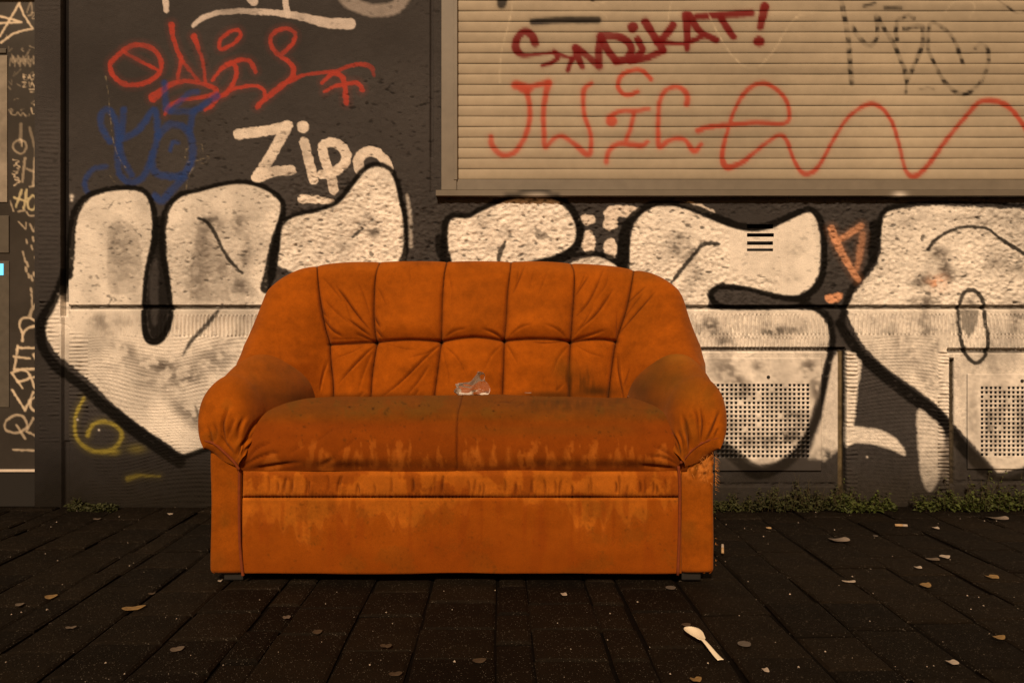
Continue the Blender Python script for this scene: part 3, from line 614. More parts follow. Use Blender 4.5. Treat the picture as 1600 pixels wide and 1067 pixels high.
# ---- window: roller shutter, guide rails, sill
rs = empty('roller_shutter'); rs.parent = facade
rs['label'] = 'closed beige roller shutter tagged in red'
BEI = np.array([.325, .283, .215])
s = Canvas(700, -60, 1720, 300, 1.6, BEI)
s.en = gnoise(s.ny, s.nx, 1.2, 1.5, 31) * .25
TOPY, PIT = 281.2, 16.42
ph = ((TOPY - s.ys) / PIT) % 1.0            # 0 at the lower edge of a slat, 1 at its upper edge
low = (ph < .45)[:, None] * np.ones((1, s.nx))
s.col *= (1 + .05 * gnoise(s.ny, s.nx, 3, 90, 32) + .05 * gnoise(s.ny, s.nx, 40, 60, 33))[..., None]
DR = np.array([.135, .004, .005]); LR = np.array([.38, .055, .030])
sp_ = np.clip(1.0 + .05 * gnoise(s.ny, s.nx, 9, 9, 36) + .05 * low, .8, 1)
def ss(pts, wd, c=DR, a=.97, soft=1.8, **k):
    s.stroke(pts, np.asarray(wd) + 8, c, .10, 8, edge=0)
    s.stroke(pts, wd, c, a, soft, edge=1.0, mask=sp_, **k)
ss([(836, 69), (831, 57), (819, 51), (808, 62), (806, 77), (816, 87), (834, 87), (862, 84), (871, 91), (862, 99), (847, 104)], [13, 13, 12, 12, 13, 9, 6, 5, 8, 7, 6])
ss([(865, 81), (881, 89), (896, 93)], 6); ss([(895, 92), (890, 102), (887, 111)], 8)
ss([(899, 76), (903, 90), (910, 106)], [12, 11, 9]); ss([(899, 76), (919, 90), (936, 105)], [12, 11, 12]); ss([(936, 104), (935, 84), (938, 60)], 12)
ss([(938, 58), (949, 79), (962, 96)], 12); ss([(938, 57), (962, 58), (980, 66), (986, 80), (977, 94), (962, 97)], 12)
ss([(996, 63), (1003, 80), (990, 93)], 11); ss([(984, 96), (1012, 91), (1036, 80)], [12, 11, 11]); ss([(988, 44), (988.5, 44)], 17)
ss([(1008, 36), (1019, 54), (1036, 80)], [13, 12, 11], smooth=False); ss([(1051, 41), (1038, 58), (1026, 68)], [13, 12, 10]); ss([(1025, 67), (1055, 69), (1074, 71)], [8, 6, 6])
ss([(1071, 25), (1073, 47), (1073, 78)], [13, 12, 9]); ss([(1076, 25), (1094, 51), (1119, 64)], [12, 11, 10]); ss([(1079, 66), (1100, 57)], 8)
ss([(1089, 27), (1128, 25), (1173, 22)], [11, 12, 12], soft=3); ss([(1126, 30), (1145, 59)], 11); ss([(1194, 12), (1187, 44)], [15, 11]); ss([(1185, 66), (1186, 66)], 17)
L2 = dict(c=LR, a=.9, soft=3.4)
ss([(767, 215), (769, 228), (783, 242), (803, 239), (819, 217), (827, 190), (827, 163), (823, 145)], [8, 9, 9, 8, 8, 8, 8, 9], **L2)
ss([(806, 134), (825, 137), (839, 134), (857, 130)], [15, 11, 8, 11], **L2); s.poly([(804, 130), (832, 140), (826, 147), (812, 145)], LR, .85, 4)
ss([(857, 131), (852, 152), (849, 179), (850, 208), (852, 230), (866, 217), (879, 214), (897, 226), (918, 242), (923, 230), (922, 208), (913, 181), (911, 156), (913, 140), (924, 131)], [11, 9, 8, 8, 8, 7, 7, 8, 10, 7, 7, 7, 7, 8, 6], **L2)
ss([(1017, 125), (1005, 113), (990, 111), (972, 118), (965, 134), (972, 147), (985, 149), (996, 144)], 7, LR, .92, 2)
ss([(955, 190), (956, 190)], 17, **L2); ss([(951, 184), (969, 175), (994, 174), (1013, 171)], [7, 7, 7, 6], **L2); ss([(990, 179), (985, 201), (978, 219)], 7, **L2); ss([(947, 254), (951, 237), (965, 226), (987, 227), (1003, 228), (1012, 222)], [8, 8, 8, 9, 8, 5], **L2)
ss([(1073, 163), (1073, 149), (1064, 139), (1053, 137), (1039, 143), (1030, 161), (1028, 190), (1028, 212), (1030, 230), (1044, 221), (1059, 217), (1071, 221), (1084, 237), (1095, 226)], [10, 9, 8, 7, 7, 7, 7, 7, 9, 7, 7, 7, 9, 6], **L2)
ss([(1090, 205), (1110, 199), (1179, 193), (1226, 193), (1232, 173), (1222, 150), (1202, 134), (1183, 132), (1163, 146), (1147, 173), (1135, 209), (1128, 244), (1135, 262), (1159, 254), (1187, 232), (1214, 213), (1228, 220), (1242, 256), (1257, 272), (1277, 262), (1301, 220), (1324, 185), (1352, 165), (1372, 167), (1391, 189), (1403, 224), (1413, 264), (1427, 276), (1446, 262), (1474, 224), (1506, 185), (1529, 161), (1553, 159), (1576, 169), (1600, 200), (1625, 240), (1660, 262)],
   [9, 8, 7, 7, 7, 7, 7, 7, 7, 6, 6, 8, 10, 8, 6, 6, 6, 6, 9, 7, 6, 6, 7, 7, 6, 6, 6, 9, 8, 7, 7, 8, 9, 8, 8, 8, 8], c=LR * .9, a=.92, soft=2.4)
K2 = np.array([.016, .014, .013])
ss([(832, 36), (881, 33), (934, 33)], 11, K2, .96, 3); ss([(786, -20), (784, 8)], [26, 14], K2, .96, 3); ss([(925, -8), (925, 0)], 8, K2, .9, 3)
dash = np.clip(.38 + low * 1.0, 0, 1) * np.clip(.9 + .4 * gnoise(s.ny, s.nx, 2, 2, 35), .3, 1)
for pts, wd in (([(1311, -8), (1316, 15), (1324, 59), (1327, 96), (1330, 132)], 8), ([(1331, 44), (1344, 63), (1357, 73), (1368, 63), (1370, 44), (1369, 26), (1379, 44), (1390, 61), (1399, 77), (1412, 109), (1416, 125), (1432, 92), (1440, 72), (1441, 50), (1436, 42), (1412, 46)], 7),
                ([(1427, 30), (1418, 25), (1403, 33), (1399, 48), (1400, 63)], 6.5), ([(1414, 146), (1416, 128)], 4.5), ([(1504, 101), (1495, 77), (1488, 61), (1473, 46), (1458, 37), (1451, 44), (1449, 77), (1456, 94), (1463, 109), (1473, 127), (1488, 142), (1504, 149), (1521, 140), (1534, 125), (1543, 98), (1541, 77), (1530, 70), (1522, 76)], 6.2),
                ([(1552, -4), (1572, 12), (1590, 22), (1610, 14)], 3)):
    s.stroke(pts, wd, K2, .95, 1.6, mask=dash)
ss([(1381, 14), (1407, 14)], 4.5, K2, .9); ss([(1349, 11), (1366, 6)], 4, K2, .85); ss([(1436, 141), (1448, 138), (1458, 140)], 2, K2, .5)
CR = np.array([.68, .60, .45])
for pts in ([(1050, 2), (1045, 20), (1043, 34)], [(1105, 20), (1113, 37), (1130, 69), (1147, 92), (1166, 106), (1184, 105), (1197, 94), (1212, 75), (1231, 43), (1248, 26), (1270, 22)], [(801, 0), (797, 30), (785, 75), (781, 110), (781, 130)], [(920, 2), (932, 8), (948, 3)], [(938, 20), (948, 28)], [(1476, 20), (1490, 4), (1510, 2), (1522, 12), (1514, 28)]):
    s.stroke(pts, 1.6, CR, .5, 1.4, mask=np.clip(.4 + .9 * low, 0, 1))
NS = 22
prof = [(0.012, .0030), (.05, .0044), (.18, .0054), (.36, .0061), (.58, .0063), (.78, .0057), (.92, .0048), (.975, .0038), (.998, .0012)]
xs_s = np.arange(712, 1718, 2.2)
YS = D + .012                              # shutter curtain plane
for k in range(NS):
    yb = TOPY - k * PIT
    rows = np.array([yb - f * PIT for f, _ in prof][::-1]); out = np.array([o_ for _, o_ in prof][::-1])
    xx, yy = np.meshgrid(xs_s, rows)
    c, _ = s.sample(xx, yy)
    c = c * (1 - .18 * np.exp(-((np.array([f for f, _ in prof][::-1]) - .0) / .05) ** 2))[:, None, None]   # darker at the lower edge, along the joint
    V = np.stack([(xx - CXP) * YS / F, np.full_like(xx, .012) - out[:, None] - .0007 * np.sin(xx / 61.0 + k * 1.7) - .0006 * np.sin(xx / 23.0 + k * 4.1) + .0012 * np.exp(-((xx - 740 - (k * 397) % 900) / 14) ** 2), H - (yy - HZ) * YS / F], -1)
    grid_obj('slat', V, M_SLAT, rs, c)
ztop = H - (TOPY - NS * PIT - HZ) * YS / F
def pbox(name, xa, xb, ya, yb, yf, yr, mat, par, bev=0.0015):
    Y = D + yf; x0, _, z1 = P(xa, ya, Y); x1, _, z0 = P(xb, yb, Y)
    return box(name, x0, x1, yf, yr, z0, z1, mat, par, bev)
box('shutter_backing', (706 - CXP) * D / F, Xr, .022, .03, H - (303 - HZ) * D / F, ztop, M_DARK, rs)
g_ = pbox('guide_rail', 689.5, 713.5, -60, 297, -.010, .020, M_FRAME, rs, .002)
pbox('guide_rail_lip', 709, 714.5, -60, 281, -.013, .000, M_FRAME, rs, .001)
pbox('bottom_rail', 713.7, 1717, 281.0, 297, -.004, .018, M_FRAME, rs, .002)
sc_ = Canvas(670, 285, 1720, 320, 1.2, np.array([.13, .115, .092]))
sc_.col *= (1 + .05 * gnoise(sc_.ny, sc_.nx, 5, 60, 41))[..., None]
sc_.stroke([(772, 317), (799, 307), (819, 301), (840, 299), (859, 303), (880, 314)], 9, BLK, .9, 3); sc_.smudge(840, 306, 16, 2.0, SILV, .3); sc_.smudge(1406, 304, 10, 3.5, SILV, 1.0); sc_.smudge(700, 303, 20, 6, BLK, .2)
YF = -.032
gx = np.arange(681, 1717, 2.0); cs = [(297.2, .004), (297.0, YF + .002), (297.6, YF), (305.6, YF), (306.4, YF + .002), (306.8, .02)]
V = np.zeros((len(cs), len(gx), 3)); C = np.zeros_like(V)
for i, (y, yo) in enumerate(cs):
    V[i, :, 0] = (gx - CXP) * (D + YF) / F; V[i, :, 1] = yo; V[i, :, 2] = H - (y - HZ) * (D + YF) / F
    C[i] = sc_.sample(gx, np.full_like(gx, min(y + 1, 306)))[0]
si = grid_obj('window_sill', V, M_SILL, facade, C); si.data.polygons.foreach_set('use_smooth', [False] * len(si.data.polygons)); si['label'] = 'grey metal window sill ledge under the shutter'
mesh_py('sill_end', [tuple(V[i, 0]) for i in range(len(cs))], [tuple(range(len(cs)))], M_FRAME, si)
box('shutter_box', (690 - CXP) * D / F, Xr, -.012, .03, ztop, ztop + .16, M_FRAME, rs, .003)

# ---- door in the shallow recess at the left
YD = D + .032
door = empty('door'); door.parent = facade; door['label'] = 'dark door scribbled with pale tags at the left edge'
dc = Canvas(-60, -60, 62, 740, 1.0, np.array([.034, .031, .028]))
dc.col *= (1 + .12 * gnoise(dc.ny, dc.nx, 20, 20, 51))[..., None]; dc.en = gnoise(dc.ny, dc.nx, 1.5, 1.5, 52) * .3
DW = np.array([.66, .56, .42])
def ds(pts, wd, a=.9, c=DW, closed=False, smooth=True): dc.stroke(pts, wd, c, a, 1.2, smooth, closed)
ds([(-20, 22), (0, 26), (34, 35), (0, 37), (-20, 38)], 3, smooth=False); ds([(0, 57), (15, 32), (30, 5), (37, 24), (51, 45), (37, 48), (19, 54), (2, 67)], 3, smooth=False)
ds([(42, 20), (48, 5), (50, 22), (44, 25)], 2, .35); ds([(50, 20), (55, 22), (50, 29), (57, 30)], 1.5, .4)
for k in range(16):
    x, y = random.uniform(12, 52), random.uniform(62, 185); ds([(x, y), (x + random.uniform(-6, 6), y + random.uniform(-8, 8)), (x + random.uniform(-8, 10), y + random.uniform(-6, 6))], 1.4, random.uniform(.12, .3))
for x in (15, 23, 31, 39, 47): ds([(x, 104), (x + 2, 92), (x + 6, 100), (x + 5, 88), (x + 9, 97)], 2, .28)
for pts in ([(41, 117), (37, 117), (37, 125), (41, 125)], [(37, 121), (40, 121)], [(43, 125), (46, 117), (49, 125)], [(44, 122), (48, 122)], [(55, 117), (51, 119), (54, 122), (50, 125)], [(35, 129), (41, 129), (36, 136), (42, 136)], [(45, 129), (45, 136)], [(47, 136), (50, 129), (54, 136)], [(46, 140), (55, 140)], [(48, 144), (55, 144)]): ds(pts, 1.3, .75, smooth=False)
ds([(49, 170), (51, 178), (55, 178)], 1.8, .8); ds([(54, 164), (55, 166)], 2, .8); ds([(14, 172), (18, 170), (17, 178), (24, 180), (28, 176), (32, 181), (36, 177), (40, 182)], 1.5, .35)
ds([(30, 240), (22, 234), (21, 226), (29, 219), (39, 222), (41, 231), (36, 239)], 3, .35, closed=True); ds([(33, 195), (32, 222)], 5, .22); ds([(46, 200), (53, 225), (56, 245)], 4, .22); ds([(31, 218), (34, 219), (34, 229)], 1.5, .7)
ds([(39, 248), (35, 284)], 4, .38); ds([(54, 248), (52, 290)], 4, .45); ds([(42, 264), (53, 269)], 3.5, .35)
for k in range(9): ds([(22 + random.uniform(-3, 6), 250 + k * 4.4), (26 + random.uniform(-3, 5), 252 + k * 4.4), (20 + random.uniform(0, 9), 255 + k * 4.4)], 1.4, .75)
HC = np.array([.52, .46, .28])
ds([(34, 297), (25, 323)], 3.6, .9, HC); ds([(42, 297), (37, 326)], 3.6, .9, HC); ds([(22, 309), (42, 315)], 3.2, .9, HC); ds([(45, 311), (52, 306), (57, 314), (54, 326), (46, 327), (43, 318)], 3.6, .9, HC, True)
ds([(16, 314), (21, 330)], 2.2, .6); ds([(28, 331), (38, 329)], 2.4, .55); ds([(42, 332), (46, 337), (57, 337)], 2.2, .55); ds([(46, 292), (57, 290)], 3, .5)
ds([(29, 347), (40, 358), (41, 348)], 1.8, .6, smooth=False); ds([(47, 350), (53, 362), (57, 350)], 2.4, .55); ds([(0, 361), (7, 361), (9, 366), (1, 368)], 2.2, .9)
for x, y in ((41, 374), (51, 371), (49, 384), (36, 394), (38, 403), (42, 410), (40, 418), (44, 428), (55, 402), (58, 410), (53, 426), (49, 432), (48, 450), (49, 460)): ds([(x, y), (x + 1.5, y + 6)], 3, .55)
ds([(50, 465), (50, 478)], 2, .6); ds([(58, 474), (50, 484), (46, 494)], 5, .5)
ds([(35, 521), (30, 506), (37, 497), (51, 499), (59, 508), (45, 512), (36, 521), (35, 533)], 3.3, .85)
for pts in ([(28, 540), (25, 559), (22, 578)], [(28, 543), (57, 544)], [(22, 557), (47, 560)], [(22, 577), (57, 576)], [(18, 582), (28, 596), (35, 606)], [(47, 585), (54, 606)], [(58, 551), (52, 554), (57, 564)], [(45, 591), (57, 588)], [(19, 609), (39, 641), (52, 613)]): ds(pts, 3.2, .88, smooth=False)
ds([(21, 581), (32, 578), (43, 581), (45, 591), (28, 597)], 3.2, .88); ds([(56, 620), (48, 625), (48, 637), (56, 643)], 3.2, .8)
ds([(26, 648), (10, 657), (9, 671), (26, 676), (42, 667), (38, 653)], 3.4, .55, closed=True); ds([(26, 664), (39, 685)], 3.4, .55); ds([(52, 654), (41, 674), (57, 681)], 3.4, .55, smooth=False); ds([(20, 702), (57, 704)], 3, .6); ds([(57, 650), (57, 700)], 2, .35)
BK = np.array([.012, .012, .016]); ds([(-6, 453), (7, 447)], 5, .9, BK); ds([(0, 478), (2, 490), (12, 498), (8, 508), (-4, 516)], 5, .9, BK); ds([(6, 522), (6.5, 522)], 9, .9, BK)
gx = np.concatenate([np.linspace(-320, -62, 12), np.arange(-60, 62, 1.6)]); gy = np.arange(-60, 736, 1.6)
xx, yy = np.meshgrid(gx, gy); c, _ = dc.sample(xx, yy)
V = np.stack([(xx - CXP) * YD / F, np.full_like(xx, .032), H - (yy - HZ) * YD / F], -1)
grid_obj('door_leaf', V, M_DOOR, door, c)
M_GLASSP = material('grimy_glazing', (.24, .215, .18), rough=.28, nscale=9, namp=.35, mottle=(22, .25), spec=.5)
M_STEEL = material('worn_steel_plate', (.085, .078, .066), rough=.4, nscale=30, namp=.15)
pb = lambda n, xa, xb, ya, yb, yf, m, bev=.001: pbox(n, xa, xb, ya, yb, yf, .036, m, door, bev)
pb('glazing', -250, 11, 87, 316, .028, M_GLASSP); pb('glazing_bead', -250, 9, 76, 83, .027, M_STEEL)
pb('letter_plate', -200, 13.5, 337, 395, .027, M_STEEL); pb('lock_plate', -190, 14, 408, 636, .029, M_STEEL)
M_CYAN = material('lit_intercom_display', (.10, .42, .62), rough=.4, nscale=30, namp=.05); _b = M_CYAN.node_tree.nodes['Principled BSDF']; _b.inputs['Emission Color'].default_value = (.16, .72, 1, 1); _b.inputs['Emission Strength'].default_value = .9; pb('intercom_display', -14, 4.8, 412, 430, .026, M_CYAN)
M_STRIP = material('pale_threshold_strip', (.62, .55, .47), rough=.4, nscale=40, namp=.1); pb('threshold_strip', -330, 58, 733.5, 737.2, .020, M_STRIP)
box('door_step', Xl - 1.0, Xl - .001, .026, .29, -.02, H - (737.6 - HZ) * YD / F, M_DARK, door, .004)
box('door_slab', Xl - 1.0, Xl - .001, .04, .12, .13, 2.119, M_DARK, door)

# ------------------------------------------------------------------ pavement
gs = 14.0
pav = mesh_py('pavement', [(-gs, -gs, -.008), (gs, -gs, -.008), (gs, D + .2, -.008), (-gs, D + .2, -.008)], [(0, 1, 2, 3)], M_JOINT)
tag(pav, 'dark damp pavement of long concrete pavers', None, None, 'structure')
cols_x = [-.383, -.221, -.0364, .0466, .2156, .303, .482, .669, .816, .985]
q = -.383
while q > -3.0: q -= random.choice((.17, .168, .175, .085, .172)); cols_x.insert(0, q)
q = .985
while q < 3.0: q += random.choice((.17, .165, .175, .17)); cols_x.append(q)
smesh = {}
def stone_mesh(wd, ln):
    k = (round(wd, 2), round(ln, 2))
    if k not in smesh:
        a, b, e, r = wd / 2, ln / 2, .0075, .0045
        vs = [(-a, -b, -.03), (a, -b, -.03), (a, b, -.03), (-a, b, -.03), (-a, -b, -r), (a, -b, -r), (a, b, -r), (-a, b, -r), (-a + e, -b + e, 0), (a - e, -b + e, 0), (a - e, b - e, 0), (-a + e, b - e, 0)]
        fs = []
        for o_ in (0, 4):
            for i in range(4): fs.append((o_ + i, o_ + (i + 1) % 4, o_ + 4 + (i + 1) % 4, o_ + 4 + i))
        fs.append((8, 9, 10, 11))
        me = bpy.data.meshes.new('paving_stone'); me.from_pydata(vs, [], fs); me.materials.append(M_STONE); me.update(); smesh[k] = me
    return smesh[k]
SK = -.0173
ns_ = 0
for i in range(len(cols_x) - 1):
    xa, xb = cols_x[i], cols_x[i + 1]; y = 1.18 + random.uniform(0, .2)
    while y < D - .03:
        ln = random.choice((.17, .17, .17, .21, .255)); y2 = min(y + ln, D - .012)
        if y2 - y < .05: break
        yc = (y + y2) / 2; xc = (xa + xb) / 2 + SK * (yc - 1.684)
        if abs(xc) < yc * .80 + .15:
            o = bpy.data.objects.new('paving_stone', stone_mesh(xb - xa - random.uniform(.003, .009), y2 - y - random.uniform(.001, .006))); put(o, pav)
            o.location = (xc + random.uniform(-.003, .003), yc, random.uniform(-.0040, .0025)); o.rotation_euler = (random.uniform(-.012, .012), random.uniform(-.016, .016), -SK + random.uniform(-.02, .02)); ns_ += 1
        y = y2
ext = []
for (xa, xb, ya, yb) in ((-gs, gs, -gs, 1.1), (-gs, -2.75, 1.1, D - .02), (2.75, gs, 1.1, D - .02)):
    ext.append(((xa, ya, -.006), (xb, ya, -.006), (xb, yb, -.006), (xa, yb, -.006)))
mesh_py('pavement_beyond', [v for q in ext for v in q], [tuple(range(4 * i, 4 * i + 4)) for i in range(3)], M_STONE, pav)

M_PIPE = material('orange_piping', (.17, .032, .003), rough=.9, nscale=60, namp=.2)
# ------------------------------------------------------------------ sofa
CS = -0.143                                   # sofa centre line, X
sofa = empty('sofa', (CS, 2.55, 0)); OX = np.array([CS, 2.55, 0])
tag(sofa, 'worn stained orange two-seater sofa with button-tufted back standing on the pavement', 'sofa')
ORA = np.array([.262, .064, .0027]); SEAM_SHADE = np.array([.032, .004, .0012]); WET = np.array([.185, .036, .0024]); DRY = np.array([.35, .104, .011]); OLV = np.array([.115, .055, .006]); DIRT = np.array([.045, .018, .003])  # seam colour: dark thread, also shade painted into wrinkles and pleats

def scanvas(c=ORA, seed=0):
    k = Canvas(296, 392, 1148, 912, 1.0, c)
    k.col *= (1 + .035 * gnoise(k.ny, k.nx, 14, 14, 60 + seed) + .04 * gnoise(k.ny, k.nx, 3, 3, 80 + seed) + .05 * gnoise(k.ny, k.nx, 5, 22, 120 + seed) + .035 * gnoise(k.ny, k.nx, 1.0, 1.0, 140 + seed))[..., None]
    k.h += .0010 * gnoise(k.ny, k.nx, 22, 26, 100 + seed)
    return k

def sofa_grid(name, V, can, flip=False, parent=None, disp=1.0, label=None, k=1.0):
    du = np.gradient(V, axis=1); dv = np.gradient(V, axis=0)
    n = np.cross(dv, du); n /= (np.linalg.norm(n, axis=-1, keepdims=True) + 1e-9)
    if flip: n = -n
    px = CXP + F * V[..., 0] / V[..., 1]; py = HZ - (V[..., 2] - H) * F / V[..., 1]
    c, h = can.sample(px, py)
    V2 = V + n * (h * disp)[..., None] - OX
    o = grid_obj(name, V2, M_SOFA, parent or sofa, c, flip=flip)
    if label: o['label'] = label
    return o

# ---- backrest
bk = scanvas(ORA, 1)
seams = [[(495, 396), (495, 409), (496, 430), (499, 460), (504, 490), (509, 515), (514, 536), (517, 570), (520, 600), (521, 640)],
         [(598, 396), (594, 409), (588, 425), (585, 450), (584, 490), (586, 520), (588, 536), (585, 560), (581, 590), (578, 640)],
         [(700, 396), (698, 410), (694, 430), (691, 470), (690, 510), (689, 534), (685, 570), (681, 600), (676, 640)],
         [(799, 396), (798, 415), (793, 459), (791, 500), (788, 532), (787, 569), (784, 640)],
         [(889, 396), (892, 412), (897, 426), (897, 459), (894, 500), (892, 533), (890, 569), (890, 640)],
         [(993, 396), (991, 417), (986, 450), (978, 486), (963, 534), (956, 577), (949, 640)]]
for q_ in seams: bk.groove(q_, .0085, 2.3, SEAM_SHADE * .7, 1.0, 2.2, seam=True)
for q_ in ([(514, 538), (545, 537), (587, 534)], [(587, 534), (640, 531), (689, 533)], [(689, 533), (740, 527), (788, 532)], [(788, 532), (830, 530), (870, 531), (891, 534)], [(891, 534), (920, 531), (945, 531), (963, 534)]):
    bk.groove(q_, .0080, 2.3, SEAM_SHADE * .7, 1.0, 2.2, seam=True)
bk.h += .025 * (1 - np.exp(-bk.dm / 16.0)); bk.h += (.010 * np.exp(-((bk.ys - 512) / 18) ** 2) * (bk.ys < 530))[:, None] * (1 - np.exp(-bk.dm / 9)) * ((bk.xs > 514) & (bk.xs < 963))[None, :]; bk.h *= (.16 + .84 * sstep(408, 470, bk.ys))[:, None]
for x, y in ((587, 535), (689, 534), (788, 532), (891, 534), (514, 538), (963, 534)):
    e = 1.0 if 560 < x < 900 else .45
    S, d, _ = bk.near([(x, y), (x + .5, y)], 30); bk.h[S] -= e * (.010 * np.exp(-(d / 5) ** 2) + .008 * np.exp(-(d / 14) ** 2)); bk.blend(S, np.clip(3.6 - d, 0, 1) * .9 * e, SEAM_SHADE * .5)
WR = [([(527, 449), (540, 466), (555, 487), (566, 501), (581, 518)], 1.0), ([(506, 435), (521, 452), (536, 470)], .4), ([(545, 500), (565, 515), (583, 528)], .9), ([(504, 496), (521, 517), (537, 527)], .8), ([(500, 463), (503, 484), (513, 497)], .5),
      ([(558, 523), (583, 532)], .6), ([(586, 494), (590, 504), (595, 512)], .8), ([(588, 515), (599, 529)], .7), ([(590, 449), (597, 462), (605, 478)], .3), ([(586, 539), (558, 569), (530, 599)], 1.0), ([(688, 537), (662, 563), (628, 597), (596, 622)], 1.0),
      ([(672, 570), (654, 597), (636, 619)], .7), ([(513, 562), (504, 590), (499, 612)], .8), ([(820, 415), (810, 440), (801, 460)], .6), ([(857, 420), (840, 464)], .25), ([(919, 433), (898, 464)], .7), ([(943, 422), (920, 472), (898, 497)], .8),
      ([(956, 456), (931, 492), (904, 517)], 1.0), ([(1008, 450), (980, 474)], .7), ([(1022, 461), (997, 489), (968, 520)], 1.0), ([(945, 517), (920, 525), (895, 531)], .8), ([(755, 515), (774, 522), (788, 531)], .8), ([(791, 536), (800, 552), (810, 571)], .35),
      ([(830, 534), (854, 536), (887, 532)], .7), ([(964, 555), (967, 588), (976, 626)], .8), ([(989, 577), (975, 606)], .5), ([(540, 470), (550, 500), (560, 516)], .25), ([(915, 425), (903, 455)], .3), ([(690, 540), (700, 580), (702, 605)], .25), ([(745, 600), (738, 612), (730, 620)], .5)]
WR += [([(508, 470), (530, 492), (556, 512)], .35), ([(560, 440), (572, 470), (580, 500)], .35), ([(570, 540), (548, 552), (525, 560)], .4), ([(584, 545), (570, 580), (560, 612)], .45), ([(600, 536), (630, 545), (655, 548)], .3), ([(686, 540), (668, 552), (640, 560)], .4),
       ([(692, 528), (712, 518), (730, 514)], .45), ([(695, 540), (715, 560), (728, 585)], .35), ([(785, 538), (768, 556), (756, 580)], .35), ([(794, 526), (812, 514), (830, 508)], .4), ([(886, 528), (868, 515), (850, 508)], .4), ([(888, 540), (872, 560), (862, 585)], .4), ([(900, 540), (920, 552), (945, 560)], .35),
       ([(896, 526), (912, 505), (926, 480)], .5), ([(930, 470), (945, 448), (950, 430)], .35), ([(973, 500), (990, 478), (1004, 462)], .5), ([(700, 420), (706, 450), (706, 480)], .2), ([(640, 415), (642, 450)], .15), ([(810, 418), (806, 450)], .3), ([(835, 420), (826, 455)], .25), ([(880, 600), (868, 612)], .5), ([(655, 610), (648, 620)], .5), ([(570, 612), (560, 622)], .5)]
for q_, a in WR: bk.groove(q_, .0088 * a, 2.4, SEAM_SHADE, min(1, 1.0 * a), 1.9, taper=True); bk.groove([(x + 4, y - 1) for x, y in q_], -.0030 * a, 4.0, taper=True)  # wrinkle: shallow fold with its shade painted as a dark line
bk.smudge(905, 590, 40, 22, DIRT, .45); bk.smudge(930, 612, 34, 9, DIRT, .9); bk.smudge(860, 618, 46, 6, DIRT, .75); bk.smudge(880, 575, 16, 18, OLV, .4); bk.smudge(700, 622, 200, 5, DIRT, .45); bk.smudge(600, 620, 60, 6, DIRT, .4); bk.smudge(535, 622, 30, 6, DIRT, .6)
bk.smudge(1000, 480, 26, 60, OLV, .12); bk.smudge(740, 470, 200, 50, DRY, .10); bk.smudge(560, 415, 70, 10, DRY, .25); bk.smudge(860, 418, 80, 10, DRY, .25); bk.smudge(1010, 430, 25, 14, OLV, .25)
strk = gnoise(bk.ny, bk.nx, 9, 1.6, 90); bm_ = np.exp(-(((bk.xs[None, :] - 905) / 45) ** 2 + ((bk.ys[:, None] - 597) / 22) ** 2)) * np.clip(strk, 0, 1.2) * .5
bk.col += (DIRT - bk.col) * np.clip(bm_, 0, .8)[..., None]
nu, nv = 640, 250
tu = np.linspace(-1, 1, nu); u = np.sign(tu) * (1 - (1 - np.abs(tu)) ** 1.35)
v = np.linspace(0, 1, nv) ** .9; v = 1 - np.linspace(0, 1, nv) ** 1.25      # row 0 = top
zlow = .40
zt = .80 + .183 * np.clip(1 - np.abs(u) ** 5.5, 0, 1) ** (1 / 5.5) - .016 * sstep(.3, .9, u)
zz = zlow + (zt[None, :] - zlow) * v[:, None]
Wd = .80 - .23 * np.clip(zz - .66, 0, 1) - .25 * np.clip(zz - .86, 0, 1)
xx = CS + Wd * u[None, :]
e1 = (1 - np.abs(u))[None, :] * Wd; e2 = np.maximum(zt[None, :] - zz, 0)
yb_ = 2.635 + .20 * (zz - .45)
wing = sstep(.66, .92, np.abs(u))[None, :]
yy = yb_ - wing * np.minimum(.20, .20 * np.exp(-(zz - .60) / .105)) * (1 - .8 * sstep(.80, .95, zz)) * (1 - .35 * sstep(.92, 1, np.abs(u)))[None, :]
r1, r2 = .085, .060
k1 = np.clip(1 - e1 / r1, 0, 1); k2 = np.clip(1 - e2 / r2, 0, 1); kk = np.clip((k1 ** 2.5 + k2 ** 2.5) ** (1 / 2.5), 0, 1)
yy = yy + .085 * (1 - np.sqrt(np.clip(1 - kk ** 2, 0, 1)))
Vb = np.stack([xx, yy, zz], -1)
bo = sofa_grid('backrest', Vb, bk, label='button-tufted orange backrest')
# rolled-over rear of the backrest
edge = np.concatenate([Vb[::-1, 0], Vb[0, 1:-1], Vb[:, -1]]); mid = edge + np.array([0, .07, 0]); rear = np.column_stack([CS + (edge[:, 0] - CS) * .985, np.full(len(edge), 2.955), edge[:, 2] * .995]); flo = np.column_stack([CS + (edge[:, 0] - CS) * .9, np.full(len(edge), 2.957), np.full(len(edge), .06)])
Vr = np.stack([flo, rear, mid, edge])
grid_obj('backrest_shell', Vr - OX, M_SOFA, sofa, np.broadcast_to(ORA, Vr.shape).copy())

